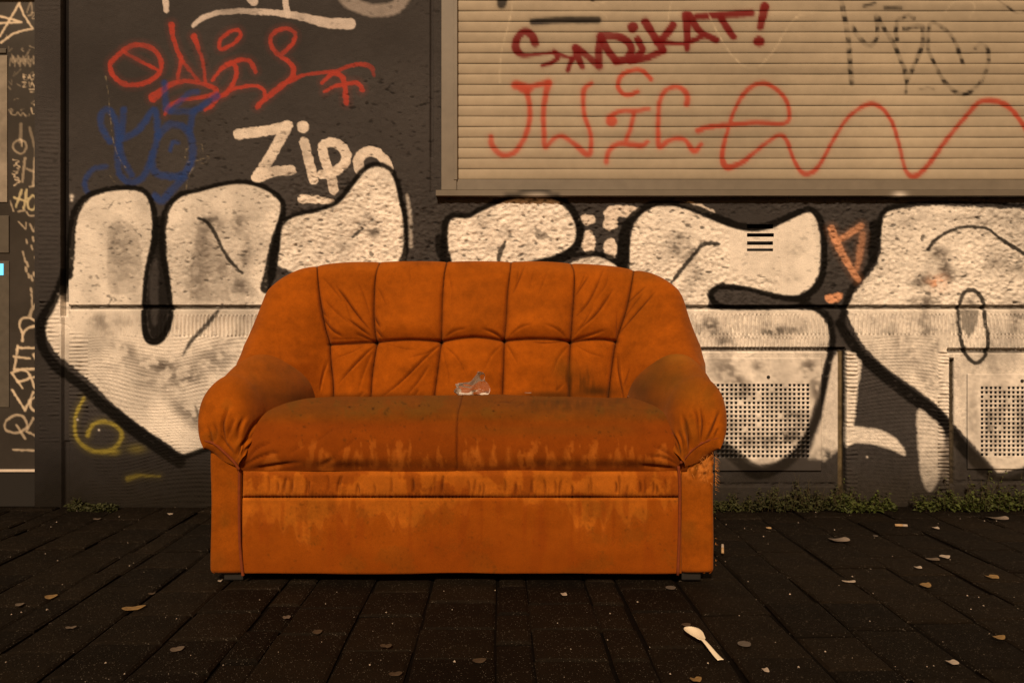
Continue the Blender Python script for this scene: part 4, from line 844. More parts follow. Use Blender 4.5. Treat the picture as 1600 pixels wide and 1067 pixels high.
# ---- seat cushion
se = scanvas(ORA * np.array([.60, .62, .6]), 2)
XX = np.broadcast_to(se.xs[None, :], (se.ny, se.nx)); YY = np.broadcast_to(se.ys[:, None], (se.ny, se.nx))
nst = gnoise(se.ny, se.nx, 13, 3.2, 71); nst2 = gnoise(se.ny, se.nx, 5, 1.8, 72); nbl = gnoise(se.ny, se.nx, 9, 9, 73); nfl = gnoise(se.ny, se.nx, 1.3, 1.3, 74)
def mixc(can, A, c): can.col += (np.asarray(c, np.float32) - can.col) * np.clip(A, 0, 1)[..., None]
mixc(se, .50 * sstep(652, 668, YY) * (1 - .3 * sstep(700, 735, YY)), WET)
mixc(se, .30 * np.exp(-((YY - 672) / 9) ** 2) * sstep(640, 780, XX) * (1 - sstep(960, 1020, XX)), OLV * .8)
mixc(se, .25 * sstep(690, 735, YY) * np.clip(nbl, 0, 1), WET * .8)
dry = sstep(.75, 1.25, nst + .55 * nst2 + .25 * nfl - .9 * np.abs((YY - 712) / 24) ** 2 + .4) * sstep(682, 694, YY) * (1 - sstep(728, 734, YY)) * sstep(430, 500, XX)
mixc(se, .42 * dry, DRY)
for x, a, b in ((825, 12, 15), (888, 9, 20), (742, 13, 18), (795, 5, 20), (915, 6, 14), (928, 7, 18), (620, 12, 14), (862, 8, 12), (1030, 10, 16), (560, 9, 14), (584, 7, 12), (770, 6, 14), (955, 5, 10), (970, 5, 10), (1000, 4, 8), (510, 14, 8), (425, 14, 7)):
    S, A = se.cover([(x, 722 - b), (x, 724)], [a * 1.1, a * 2.2], 6, edge=0); A = A * np.clip(.9 + .45 * nst2[S] + .25 * nfl[S], 0, 1); se.blend(S, A * .55, DRY)
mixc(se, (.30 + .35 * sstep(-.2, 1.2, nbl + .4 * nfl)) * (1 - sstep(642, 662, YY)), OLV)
mixc(se, .45 * np.exp(-(((XX - 890) / 90) ** 2 + ((YY - 632) / 9) ** 2)) * np.clip(.5 + nst2 * .6, 0, 1.2), DIRT)
mixc(se, .6 * np.exp(-((YY - 627) / 5) ** 2) * sstep(780, 900, XX) * np.clip(.4 + nbl, 0, 1), DIRT)
mixc(se, .5 * sstep(1.9, 2.2, nfl + .3 * nbl) * (YY < 690), DIRT)
for x, y in ((546, 636), (583, 639), (771, 642), (779, 632), (655, 634)): se.smudge(x, y, 1.8, 1.5, DIRT * .4, .95)
se.groove([(722, 618), (719, 632), (715, 650), (714, 690), (714, 735)], .0050, 2.2, SEAM_SHADE, .75, 1.6)
for q_ in ([(385, 722), (400, 700), (425, 690)], [(380, 728), (410, 712), (440, 705)], [(395, 733), (430, 728), (470, 722)], [(1060, 722), (1042, 706), (1020, 696)], [(1062, 728), (1040, 716), (1012, 712)], [(1060, 733), (1030, 730), (1000, 727)]): se.groove(q_, .0075, 3, SEAM_SHADE, .6, 1.8, taper=True)
for q_ in ([(480, 700), (505, 680), (522, 668)], [(520, 712), (548, 690), (560, 676)], [(450, 708), (480, 690)], [(500, 728), (530, 712)], [(790, 622), (800, 628)], [(820, 626), (805, 634)], [(770, 628), (810, 622)]): se.groove(q_, .0042, 4, SEAM_SHADE, .3, 2, taper=True)
prof_s = spline([(2.76, .440), (2.66, .474), (2.56, .486), (2.42, .489), (2.30, .483), (2.20, .465), (2.135, .430), (2.108, .390), (2.100, .355), (2.116, .3195)], 10)
dl = np.concatenate([[0], np.cumsum(np.hypot(*np.diff(prof_s, axis=0).T))]); tt = np.linspace(0, dl[-1], 165)
pyy = np.interp(tt, dl, prof_s[:, 0]); pzz = np.interp(tt, dl, prof_s[:, 1])
a_ = np.linspace(-.645, .645, 520)
A_, Yp = np.meshgrid(a_, pyy); A_ = A_ * (1 + .10 * sstep(2.13, 2.24, Yp)); _, Zp = np.meshgrid(a_, pzz)
en_ = sstep(.55, .70, np.abs(A_)); frontness = sstep(2.45, 2.12, Yp)
crown = .012 * (1 - (A_ / .62) ** 2)
wav = .004 * np.sin(A_ * 9 + 1) + .003 * np.sin(A_ * 23)
Zs = Zp + (crown - .012 * en_) * sstep(.33, .40, Zp) + .5 * wav * sstep(.40, .46, Zp); Ys = Yp + .006 * en_ * frontness + wav * frontness * sstep(.33, .36, Zp) - .006 * np.exp(-((np.abs(A_) - .32) / .2) ** 2) * frontness * sstep(.33, .36, Zp)
sofa_grid('seat_cushion', np.stack([CS + A_, Ys, Zs], -1), se, label='stained sagging seat cushion')

# ---- gathered band and front panel
fr = scanvas(ORA * np.array([1.30, 1.52, 2.8]), 3)
fl = gnoise(fr.ny, fr.nx, 1.2, 1.2, 75); vs_ = gnoise(fr.ny, fr.nx, 24, 3.2, 76); bl = gnoise(fr.ny, fr.nx, 10, 12, 77); vw = gnoise(fr.ny, fr.nx, 40, 7, 78)
line = 805 + 22 * gnoise(fr.ny, fr.nx, 1, 26, 79)[:1] + 9 * vs_ + 5 * bl
wetm = sstep(-10, 16, YY - line)
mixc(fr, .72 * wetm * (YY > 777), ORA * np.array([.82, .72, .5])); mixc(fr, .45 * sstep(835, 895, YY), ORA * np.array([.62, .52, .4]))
mixc(fr, .40 * np.exp(-((YY - line - 2) / 3.5) ** 2) * (YY > 780), WET)
mixc(fr, .42 * sstep(.4, 1.5, vs_ + .6 * vw + .2 * fl) * sstep(777, 790, YY) * (1 - sstep(845, 885, YY)), WET * 1.15)
mixc(fr, .22 * sstep(.4, 1.4, vw - .3) * (YY > 777), WET)
mixc(fr, .20 * sstep(.7, 1.6, bl + .3 * fl), OLV)
mixc(fr, .30 * sstep(2.1, 2.5, fl + .3 * bl), DIRT)
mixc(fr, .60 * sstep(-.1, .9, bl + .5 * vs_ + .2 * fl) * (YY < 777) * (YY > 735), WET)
mixc(fr, .30 * sstep(.3, 1.0, -bl) * (YY < 777) * (YY > 735), DRY)
for x in (688, 893, 752, 905, 640, 958): fr.stroke([(x, 782), (x + 1, 800), (x, 850)], [3, 5, 2], WET, .35, 3)
fr.smudge(700, 860, 60, 40, WET, .35); fr.smudge(800, 850, 120, 25, WET, .2); fr.smudge(720, 765, 16, 14, WET, .5)
for x in (419, 433, 443, 455, 478, 481, 512, 527, 530, 557, 560, 585, 611, 645, 673, 678, 690, 732, 741, 750, 755, 789, 805, 830, 851, 868, 874, 894, 920, 923, 963, 967, 979, 1000, 1008, 1021, 1026, 1040):
    ln = random.uniform(.45, 1.0); t = random.uniform(-6, 2); y1 = random.uniform(772, 777); a = random.uniform(.5, 1)
    fr.groove([(x + t * ln * -1, y1 - 36 * ln), (x + 1, (y1 * 2 - 36 * ln) / 2), (x, y1)], .0085 * a, 2.0, SEAM_SHADE, .9 * a, 1.5, taper=True); fr.groove([(x + 4 + t * ln * -1, y1 - 36 * ln), (x + 5, y1)], -.003 * a, 3.5, taper=True)  # pleat with its shade painted in, ridge beside it
for x in np.arange(385, 1055, 5.2): fr.groove([(x, 769 + random.uniform(-3, 3)), (x + random.uniform(-1, 1), 777)], .0010, 1.7, SEAM_SHADE, .12, 1.2)
def flat_panel(name, a0, a1, z0, z1, y, bulge, rz, n1, n2, label=None, drop=None):
    a = np.linspace(a0, a1, n1); t = np.linspace(0, 1, n2); z = z1 + (z0 - z1) * t
    A, Z = np.meshgrid(a, z); e = np.minimum(Z - z0, z1 - Z); ex = np.minimum(A - a0, a1 - A)
    k = 1 - np.clip(e / rz, 0, 1); kx = 1 - np.clip(ex / rz, 0, 1)
    Y = y - bulge + bulge * (1 - np.sqrt(np.clip(1 - np.maximum(k, kx) ** 2, 0, 1)))
    if drop is not None: Z = Z + drop(A) * 1
    return sofa_grid(name, np.stack([CS + A, Y, Z], -1), fr, label=label)
flat_panel('gathered_band', -.629, .629, 0.2440, .3200, 2.121, .014, .016, 600, 30, 'gathered strip below the seat')
flat_panel('front_panel', -.629, .629, 0.0245, .2437, 2.121, .012, .007, 560, 72, 'water-stained front panel')
box('seat_frame', -.70, .70, 2.135 - 2.55, 2.95 - 2.55, .03, .425, M_PIPE, sofa)

# ---- arms
def arm(sg):
    ca = scanvas(ORA * np.array([1.02, 1.05, 1.05]), 4 + (sg > 0))
    if sg < 0:
        pl = [([(377, 732), (392, 701), (415, 676), (440, 645)], 1.0), ([(370, 714), (376, 698), (398, 677)], 1.0), ([(352, 690), (348, 663), (357, 636)], 1.0), ([(354, 688), (362, 664), (367, 654)], .7), ([(369, 690), (374, 668), (382, 652)], .8), ([(326, 680), (331, 690), (324, 664)], .7),
              ([(366, 708), (352, 692), (345, 680)], .6), ([(374, 722), (386, 700), (408, 690)], .7), ([(336, 690), (338, 675), (334, 662)], .5), ([(374, 718), (384, 690), (396, 666), (412, 652)], .8)]
        hem = [(320, 688), (336, 694), (352, 708), (366, 722), (374, 734)]; G = (375, 731)
        for a in ((400, 560, 50, 14, OLV, .12), (430, 600, 60, 34, OLV, .28), (345, 610, 30, 20, ORA, .3), (470, 622, 36, 14, DIRT, .6)): ca.smudge(*a)
        hairs = [(490, 610), (480, 618), (470, 622), (455, 628)]
    else:
        pl = [([(1064, 716), (1050, 688), (1025, 660), (1004, 640)], 1.0), ([(1062, 720), (1050, 708), (1038, 704)], .7), ([(1077, 704), (1077, 682), (1066, 650)], 1.0), ([(1079, 704), (1073, 676), (1068, 655)], .6), ([(1095, 692), (1099, 663), (1095, 636)], 1.0), ([(1092, 690), (1090, 653), (1083, 638)], .8),
              ([(1105, 688), (1117, 663), (1124, 644)], .9), ([(1064, 712), (1058, 692), (1046, 672)], .7), ([(1116, 684), (1123, 668)], .5), ([(1070, 710), (1066, 690), (1058, 672)], .6)]
        hem = [(1122, 684), (1106, 688), (1090, 696), (1076, 708), (1063, 724)]
        for a in ((1025, 560, 20, 14, DIRT, .5), (1040, 590, 50, 36, OLV, .55), (1080, 610, 40, 24, OLV, .35), (1000, 610, 28, 24, DIRT, .75), (1015, 632, 30, 9, DIRT, .5), (1110, 630, 16, 16, OLV, .3), (1060, 555, 30, 14, np.array([.28, .14, .012]), .35)): ca.smudge(*a)
    for q_, a in pl: ca.groove(q_, .0100 * a, 2.9, SEAM_SHADE, .9 * a, 2.0, taper=True); ca.groove([(x + 5 * -sg, y) for x, y in q_], -.004 * a, 4.5, taper=True)  # arm pleats, fold shade painted into the colour
    mixc(ca, .22 * sstep(.5, 1.5, gnoise(ca.ny, ca.nx, 8, 8, 95 + sg)), OLV)
    secs = {2.78: [(.735, .40), (.775, .47), (.790, .56), (.780, .628), (.735, .660), (.670, .655), (.612, .615), (.562, .545), (.530, .44)],
            2.62: [(.735, .395), (.777, .46), (.792, .545), (.780, .612), (.736, .652), (.674, .650), (.615, .610), (.566, .540), (.536, .44)],
            2.42: [(.735, .39), (.778, .45), (.790, .515), (.778, .580), (.735, .622), (.680, .622), (.624, .585), (.582, .515), (.558, .42)],
            2.24: [(.730, .385), (.768, .435), (.778, .490), (.766, .543), (.728, .580), (.682, .582), (.638, .550), (.606, .485), (.590, .40)]}
    ys_ = sorted(secs, reverse=True); n_t = 130
    S_ = []
    for y in ys_:
        p = spline(secs[y], 14); d_ = np.concatenate([[0], np.cumsum(np.hypot(*np.diff(p, axis=0).T))]); t = np.linspace(0, d_[-1], n_t)
        S_.append(np.column_stack([np.interp(t, d_, p[:, 0]), np.full(n_t, y), np.interp(t, d_, p[:, 1])]))
    S_ = np.array(S_)
    ax = np.linspace(2.78, 2.24, 120); rows = []
    for y in ax:
        kq = np.interp(y, ys_[::-1], np.arange(len(ys_))[::-1]); i = min(int(kq), len(ys_) - 2); f = kq - i; 
        p0, p1, p2, p3 = S_[max(i - 1, 0)], S_[i], S_[i + 1], S_[min(i + 2, len(ys_) - 1)]
        r = .5 * (2 * p1 + (p2 - p0) * f + (2 * p0 - 5 * p1 + 4 * p2 - p3) * f * f + (-p0 + 3 * p1 - 3 * p2 + p3) * f ** 3); r[:, 1] = y; rows.append(r)
    rim = rows[-1]; th = np.linspace(0, 1, n_t)
    O = np.array([.732, 2.122, .388]); G3 = np.array([.634, 2.112, .334])
    hm = O + (G3 - O) * np.clip(th / .80, 0, 1)[:, None]; hm[:, 2] -= .010 * np.sin(np.clip(th / .8, 0, 1) * math.pi)
    c1 = rim + np.array([0, -.135, -.010]); c2 = hm + np.column_stack([.25 * (rim[:, 0] - hm[:, 0]) , np.full(n_t, -.055), .45 * (rim[:, 2] - hm[:, 2])])
    for t in np.linspace(0, 1, 75)[1:]:
        rows.append((1 - t) ** 3 * rim + 3 * (1 - t) ** 2 * t * c1 + 3 * (1 - t) * t * t * c2 + t ** 3 * hm)
    V = np.array(rows); V[..., 0] = CS + sg * V[..., 0]
    V = V[::-1] if False else V
    o = sofa_grid('armrest', V, ca, flip=(sg > 0), label='rolled left armrest with pleated front' if sg < 0 else 'grimy rolled right armrest with pleated front')
    # upright front and outer side of the arm
    cp = scanvas(ORA * np.array([.92, .96, 1.1]), 8 + (sg > 0))
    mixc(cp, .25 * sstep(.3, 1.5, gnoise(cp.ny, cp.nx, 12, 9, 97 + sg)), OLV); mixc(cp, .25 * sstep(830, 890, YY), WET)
    if sg > 0:
        tn = np.exp(-(((XX - 1092) / 27) ** 2 + ((YY - 722) / 26) ** 2)); fz = gnoise(cp.ny, cp.nx, 4, 2.2, 99); fz2 = gnoise(cp.ny, cp.nx, 1.6, 1.1, 98)
        mixc(cp, .85 * np.clip(tn * 1.3, 0, 1) * np.clip(.75 + .3 * fz, 0, 1), np.array([.46, .165, .028])); cp.h += (tn > .3) * tn * (.0026 * fz + .0012 * fz2 + .004); mixc(cp, .6 * tn * sstep(.9, 1.6, -fz), OLV * .7)
        for x, y in ((1094, 704), (1098, 700), (1112, 715), (1086, 718), (1101, 738)): cp.smudge(x, y, 2, 2.6, SEAM_SHADE, .9); cp.groove([(x, y), (x, y + 1)], .006, 2)
    path = [(.630, 2.124), (.645, 2.120), (.68, 2.118), (.700, 2.118)] + [(.725 - .018 + .018 * math.sin(t), 2.118 + .018 - .018 * math.cos(t)) for t in np.linspace(0, math.pi / 2, 7)] + [(.725, 2.3), (.725, 2.6), (.725, 2.95)]
    path = np.array(path); dd = np.concatenate([[0], np.cumsum(np.hypot(*np.diff(path, axis=0).T))])
    t = np.concatenate([np.linspace(0, .125, 55), np.linspace(.135, dd[-1], 40)])
    pa, pyv = np.interp(t, dd, path[:, 0]), np.interp(t, dd, path[:, 1])
    z = np.linspace(.43, .0245, 150); PA, Zz = np.meshgrid(pa, z); PYv, _ = np.meshgrid(pyv, z)
    kb = np.clip(1 - (Zz - .0245) / .012, 0, 1); PYv = PYv + .010 * (1 - np.sqrt(1 - kb ** 2)) * (PA < .72); PA = PA - .010 * (1 - np.sqrt(1 - kb ** 2)) * (PA > .70)
    sofa_grid('arm_panel', np.stack([CS + sg * PA, PYv, Zz], -1), cp, flip=(sg > 0), label='left upright front panel of the arm' if sg < 0 else 'torn right upright front panel of the arm')
    pc = lambda pts, y: [tuple(np.array(P(px, py, y)) - OX) for px, py in pts]
    M_P = M_PIPE
    if sg < 0:
        tube('piping', pc([(374.5, 733), (374, 760), (374, 800), (375, 850), (379, 893), (380, 899)], 2.108), .0045, M_P, sofa); tube('piping', pc(hem, 2.098), .004, M_P, sofa)
    else:
        tube('piping', pc([(1060, 728), (1062, 760), (1062, 800), (1061, 850), (1059, 898)], 2.108), .0045, M_P, sofa); tube('piping', pc(hem, 2.098), .0045, M_P, sofa)
arm(-1); arm(1)
for x in (-.66, .66):
    for y in (2.155, 2.90):
        bm = box_geo(x - .028, x + .028, y - 2.55 - .022, y - 2.55 + .022, 0.001, .034, .004); me = bpy.data.meshes.new('foot'); bm.to_mesh(me); bm.free(); me.materials.append(M_FOOT); put(bpy.data.objects.new('foot', me), sofa)
# wadding hanging out of the torn right arm and frayed threads along its edge
M_WAD = material('frayed_wadding', (.50, .21, .055), rough=.95, nscale=200, namp=.25, spec=.1)
wv, wf = [], []
def strand(p, d_, ln, wd, curl):
    p = Vector(p); d_ = Vector(d_).normalized(); sd = d_.cross(Vector((0, 1, .2))).normalized()
    b0 = len(wv); n = 5
    for i in range(n):
        t = i / (n - 1); q = p + d_ * ln * t + Vector((curl * t * t, -.3 * abs(curl) * t, -.5 * ln * t * t)); w_ = wd * (1 - .8 * t)
        wv.append(q + sd * w_); wv.append(q - sd * w_)
    for i in range(n - 1): wf.append((b0 + 2 * i, b0 + 2 * i + 1, b0 + 2 * i + 3, b0 + 2 * i + 2))
for k in range(90):
    px_, py_ = random.gauss(1102, 10), random.gauss(722, 15)
    if not (1072 < px_ < 1119 and 694 < py_ < 758): continue
    p = np.array(P(px_, py_, 2.110)) - OX
    strand(p, (random.uniform(-.6, .8), random.uniform(-.9, -.1), random.uniform(-1, .3)), random.uniform(.003, .009), random.uniform(.0002, .0006), random.uniform(-.006, .008))
for k in range(75):
    py_ = random.choice((random.uniform(700, 765), random.uniform(715, 750), random.uniform(700, 890))); f = .3 if py_ > 765 else .9
    p = np.array(P(1117.5, py_, 2.125)) - OX
    strand(p, (random.uniform(.5, 1.2), random.uniform(-.3, .6), random.uniform(-1.2, .1)), random.uniform(.003, .012) * f, random.uniform(.0003, .0007), random.uniform(-.003, .008))
wo_ = mesh_py('torn_wadding', wv, wf, M_WAD, sofa, True); tag(wo_, 'frayed wadding at the torn right arm', None, None, 'stuff')

# ------------------------------------------------------------------ things lying on the sofa and on the pavement
def glassy(name):
    m = bpy.data.materials.new(name); m.use_nodes = True; t = m.node_tree; b = t.nodes['Principled BSDF']
    b.inputs['Base Color'].default_value = (.62, .57, .52, 1); b.inputs['Roughness'].default_value = .10; b.inputs['IOR'].default_value = 1.45
    tr = t.nodes.new('ShaderNodeBsdfTransparent'); mx = t.nodes.new('ShaderNodeMixShader'); fz = t.nodes.new('ShaderNodeFresnel'); fz.inputs[0].default_value = 1.5
    ad = t.nodes.new('ShaderNodeMath'); ad.operation = 'MULTIPLY_ADD'; ad.inputs[1].default_value = 1.1; ad.inputs[2].default_value = .03; t.links.new(fz.outputs[0], ad.inputs[0])
    t.links.new(ad.outputs[0], mx.inputs[0]); t.links.new(tr.outputs[0], mx.inputs[1]); t.links.new(b.outputs[0], mx.inputs[2]); t.links.new(mx.outputs[0], t.nodes['Material Output'].inputs[0])
    return m
M_CLEAR = glassy('clear_plastic')
def cup():
    n, m = 40, 26; V = np.zeros((m, n, 3)); Yc = 2.54
    for i in range(m):
        t = i / (m - 1); ax_ = -.052 + .098 * t; r = .025 + .003 * t + .011 * sstep(.45, .8, t)
        if t > .94: r += .003 * math.sin((t - .94) / .06 * math.pi)
        for k in range(n):
            a = 2 * math.pi * k / n; cr = 1 + .12 * math.sin(3 * a + 5 * t) * math.sin(math.pi * t * 1.3 + .3) + .05 * math.sin(7 * a - 9 * t)
            z = r * math.cos(a) * cr * (.80 if t < .5 else .80 + .5 * (t - .5))
            V[i, k] = (ax_ + .005 * math.sin(4 * a), r * math.sin(a) * cr, z)
    V[..., 2] += .020 + .016 * sstep(-.02, .045, V[..., 0]); V[..., 0] -= .22 * (V[..., 2] - .03) * sstep(.0, .04, V[..., 0])
    o = grid_obj('crumpled_cup', V, M_CLEAR, None, None, wrap=True)
    b = [tuple(V[0, k]) for k in range(n)]; mesh_py('cup_base', b + [(V[0, :, 0].mean() - .002, V[0, :, 1].mean(), V[0, :, 2].mean())], [(k, (k + 1) % n, n) for k in range(n)], M_CLEAR, o, True)
    o.location = (P(737, 622, Yc)[0], Yc, .500); o.rotation_euler = (0, 0, math.radians(-18))
    tag(o, 'crumpled clear plastic cup lying on the seat seam', 'cup')
cup()

def scrap(name, px, py, pts, curl, mat, label, cat, on=None, rot=0.0, thick=.0008, group=None, lift=.003):
    """a small flat thing with its own outline, thickness and curl; pts in metres around its centre"""
    q = spline(pts, 4, True)[:-1]; n = len(q); ca, sa = math.cos(rot), math.sin(rot)
    q = np.column_stack([q[:, 0] * ca - q[:, 1] * sa, q[:, 0] * sa + q[:, 1] * ca]); R = np.abs(q).max() + 1e-6
    def zc(x, y): return curl * ((x / R) ** 2 * .8 + .5 * (y / R) * (x / R))
    vs = [(0, 0, 0)] + [(x * .55, y * .55, zc(x * .55, y * .55)) for x, y in q] + [(x, y, zc(x, y)) for x, y in q]
    m_ = len(vs); zmin = min(v[2] for v in vs); vs = [(x, y, z - zmin + thick) for x, y, z in vs]; vs += [(x, y, z - thick) for x, y, z in vs]
    fs = []
    for k in range(n):
        k2 = (k + 1) % n
        fs += [(0, 1 + k, 1 + k2), (1 + k, 1 + n + k, 1 + n + k2, 1 + k2), (m_, m_ + 1 + k2, m_ + 1 + k), (m_ + 1 + k, m_ + 1 + k2, m_ + 1 + n + k2, m_ + 1 + n + k), (1 + n + k, m_ + 1 + n + k, m_ + 1 + n + k2, 1 + n + k2)]
    o = mesh_py(name, vs, fs, mat, None, False); tag(o, label, cat, group)
    x, y, z = on if on else ground(px, py); o.location = (x, y, z + lift); return o

M_LEAF1 = material('dry_tan_leaf', (.19, .12, .045), rough=.7, nscale=90, namp=.35); M_LEAF2 = material('dull_brown_leaf', (.050, .034, .02), rough=.7, nscale=90, namp=.35)
M_LEAF3 = material('grey_brown_leaf', (.10, .078, .058), rough=.7, nscale=90, namp=.3); M_PAPER = material('dirty_white_paper', (.34, .29, .24), rough=.7, nscale=60, namp=.15)
M_TANS = material('tan_card', (.40, .27, .14), rough=.7, nscale=60, namp=.2); M_GUM = material('trodden_gum', (.085, .072, .06), rough=.8, nscale=80, namp=.25); M_FOIL = material('dull_foil', (.34, .29, .25), rough=.32, metallic=.7, nscale=90, namp=.25)
def leafpts(l, w_, notch=.0):
    return [(-l / 2, 0), (-l * .3, w_ * .40), (-l * .05, w_ * (.5 - notch)), (l * .22, w_ * .48), (l * .5, w_ * .05), (l * .25, -w_ * .42), (0, -w_ * (.5 - notch)), (-l * .32, -w_ * .36)]
def rectpts(l, w_): return [(-l / 2, -w_ / 2), (-l / 2 * .98, w_ / 2), (0, w_ / 2 * 1.02), (l / 2, w_ / 2 * .95), (l / 2 * .97, -w_ / 2), (0, -w_ / 2)]
LV = [(80, 934, .034, .026, M_LEAF1, .2, 'small round tan leaf on the dark paving at far left'), (209, 952, .062, .026, M_LEAF1, .35, 'long tan leaf in front of the sofa left corner'), (111, 982, .028, .013, M_LEAF3, .2, 'faint narrow leaf below the round tan leaf'),
      (31, 946, .024, .016, M_LEAF3, .1, 'faint grey leaf nearest the left edge'), (277, 1016, .034, .022, M_LEAF3, .6, 'grey-brown pointed leaf near the bottom left'), (448, 966, .022, .020, M_LEAF3, .4, 'small grey leaf left of centre before the sofa'), (496, 989, .026, .020, M_LEAF2, .3, 'dark brown leaf left of centre before the sofa'),
      (237, 929, .022, .012, M_LEAF2, .0, 'dim brown leaf just above the long tan leaf'), (603, 1011, .030, .018, M_LEAF2, -.1, 'dim leaf below the sofa middle'), (749, 1034, .034, .018, M_LEAF2, .2, 'tan-brown leaf at bottom centre'), (618, 1055, .032, .016, M_LEAF2, .2, 'dim leaf at the bottom edge left of centre'),
      (1087, 1064, .028, .018, M_LEAF1, .1, 'tan leaf at the bottom edge below the spoon'), (1072, 978, .026, .016, M_LEAF2, .1, 'dark curled leaf touching the tip of the spoon bowl'), (1446, 916, .032, .036, M_LEAF1, -.6, 'tan broken leaf on the right paving, left of the yellow one'), (1550, 903, .042, .030, M_LEAF1, .2, 'yellow-tan jagged leaf at the right edge of the paving'),
      (1561, 998, .036, .016, M_LEAF1, .2, 'long tan leaf at the lower right edge'), (1201, 826, .022, .020, M_TANS, .1, 'small tan scrap right of the sofa beside the weeds')]
for k, (x, y, l, wd, mt, rt, lb) in enumerate(LV):
    scrap('fallen_leaf' if mt is not M_TANS else 'paper_scrap', x, y, leafpts(l * .9, wd * 1.2, .12 * (k % 3)), .004 if mt is M_LEAF1 else .002, mt, lb, 'leaf' if mt is not M_TANS else 'litter', rot=rt, group='fallen leaves' if mt is not M_TANS else None)
SCR = [(1476, 871, .026, .020, M_PAPER, -.7, 'square pale paper scrap on the right paving'), (1457, 875, .036, .014, M_LEAF3, -.1, 'narrow greyish strip beside the square paper scrap'), (1434, 888, .020, .010, M_PAPER, -.1, 'tiny pale strip left of the square paper scrap'), (1326, 910, .034, .008, M_PAPER, -.1, 'thin white strip on the right paving'),
       (1462, 826, .020, .014, M_PAPER, -.2, 'small bright white scrap near the right weeds'), (1488, 1037, .020, .012, M_PAPER, .2, 'white scrap at the bottom right'), (881, 930, .014, .012, M_PAPER, .2, 'tiny white scrap before the sofa right half'), (344, 909, .010, .008, M_PAPER, 0, 'white crumb by the sofa left foot'), (266, 804, .014, .016, M_PAPER, .8, 'white crumb at the wall foot left of the sofa'),
       (152, 812, .024, .010, M_LEAF3, .1, 'pale strip on the paving near the pilaster'), (1196, 1049, .012, .010, M_PAPER, 0, 'white crumb right of the spoon handle')]
for x, y, l, wd, mt, rt, lb in SCR: scrap('paper_scrap', x, y, rectpts(l, wd * 1.4), .003, mt, lb, 'litter', rot=rt, group='paper scraps')
for x, y, l, lb in ((1048, 919, .030, 'flat grey gum spot by the sofa right foot'), (1163, 1007, .032, 'flat grey gum spot right of the spoon'), (1368, 838, .018, 'flat gum spot right of the foil wrapper')): scrap('gum_spot', x, y, leafpts(l, l * .9), .0005, M_GUM, lb, 'gum', rot=.2, group='gum spots', lift=.002)
scrap('foil_wrapper', 1311, 845, rectpts(.062, .034), .006, M_FOIL, 'shiny flat wrapper on the paving right of the sofa', 'wrapper', rot=.12)
scrap('clear_wrapper', 1558, 811, rectpts(.070, .03), .008, M_FOIL, 'crinkled shiny wrapper by the weeds at the right edge', 'wrapper', rot=-.15)
def stub(px, py, l, r, rot, label, up=0.0):
    x, y, _ = ground(px, py); c, s_ = math.cos(rot), math.sin(rot); Lp = lambda t: (t * l * c, t * l * s_, r + up * (t + .5) * l)
    e = empty('cigarette_butt', (x, y, .003)); tag(e, label, 'cigarette butt', 'cigarette butts')
    tube('filter', [Lp(-.5), Lp(.1)], r, M_TANS, e, 10); tube('paper', [Lp(.1), Lp(.5)], r * .97, M_PAPER, e, 10)
stub(1408, 824, .042, .0050, -.15, 'tan cigarette butt lying by the right weeds'); stub(1129, 866, .026, .0045, 1.3, 'pale cigarette butt standing beside the sofa right corner', .8)
for px_, w_, lb in ((825, .022, 'small white paper bit on the seat behind the cup'), (984, .016, 'tiny white bit on the seat near the right arm')):
    scrap('paper_scrap', 0, 0, rectpts(w_, .010), .001, M_PAPER, lb, 'litter', on=(P(px_, 622, 2.60)[0], 2.60, .500 if px_ < 900 else .487), lift=.003)

# plastic spoon
def spoon():
    x0, y0, _ = ground(1074, 988); x1, y1, _ = ground(1126, 1033); a = Vector((x0, y0, 0)); b = Vector((x1, y1, 0)); Ld = (b - a).length; dr = (b - a).normalized(); sd = Vector((-dr.y, dr.x, 0))
    n, m = 48, 9; V = np.zeros((n, m, 3))
    for i in range(n):
        t = i / (n - 1); s_ = t * Ld
        if t < .48:
            q = t / .48; hw = .0190 * (max(0, math.sin(math.pi * q ** .80)) ** .55) * (1 - .12 * q) + (.0042 if q > .8 else 0) * (q - .8) / .2
            hw = max(hw, .0008)
        else: hw = .0042 + .0030 * (t - .48) / .52
        for k in range(m):
            v_ = -1 + 2 * k / (m - 1); p = a + dr * s_ + sd * v_ * hw
            dep = .009 * (1 - v_ * v_) * max(0, math.sin(math.pi * min(1, t / .48))) ** .8 if t < .48 else -.0008 * (1 - v_ * v_)
            V[i, k] = (p.x, p.y, .016 - dep - .011 * sstep(.45, 1.0, t) + .003 * math.sin(math.pi * min(1, t / .5)))
    V -= np.array([a.x, a.y, 0]); V[..., 2] -= V[..., 2].min()
    M_SP = material('cream_plastic', (.80, .72, .56), rough=.4, namp=0)
    o = grid_obj('plastic_spoon', V, M_SP); o.modifiers.new('thick', 'SOLIDIFY').thickness = .0014
    o.location = (a.x, a.y, .004); tag(o, 'cream plastic spoon lying on the paving at lower right', 'spoon')
spoon()

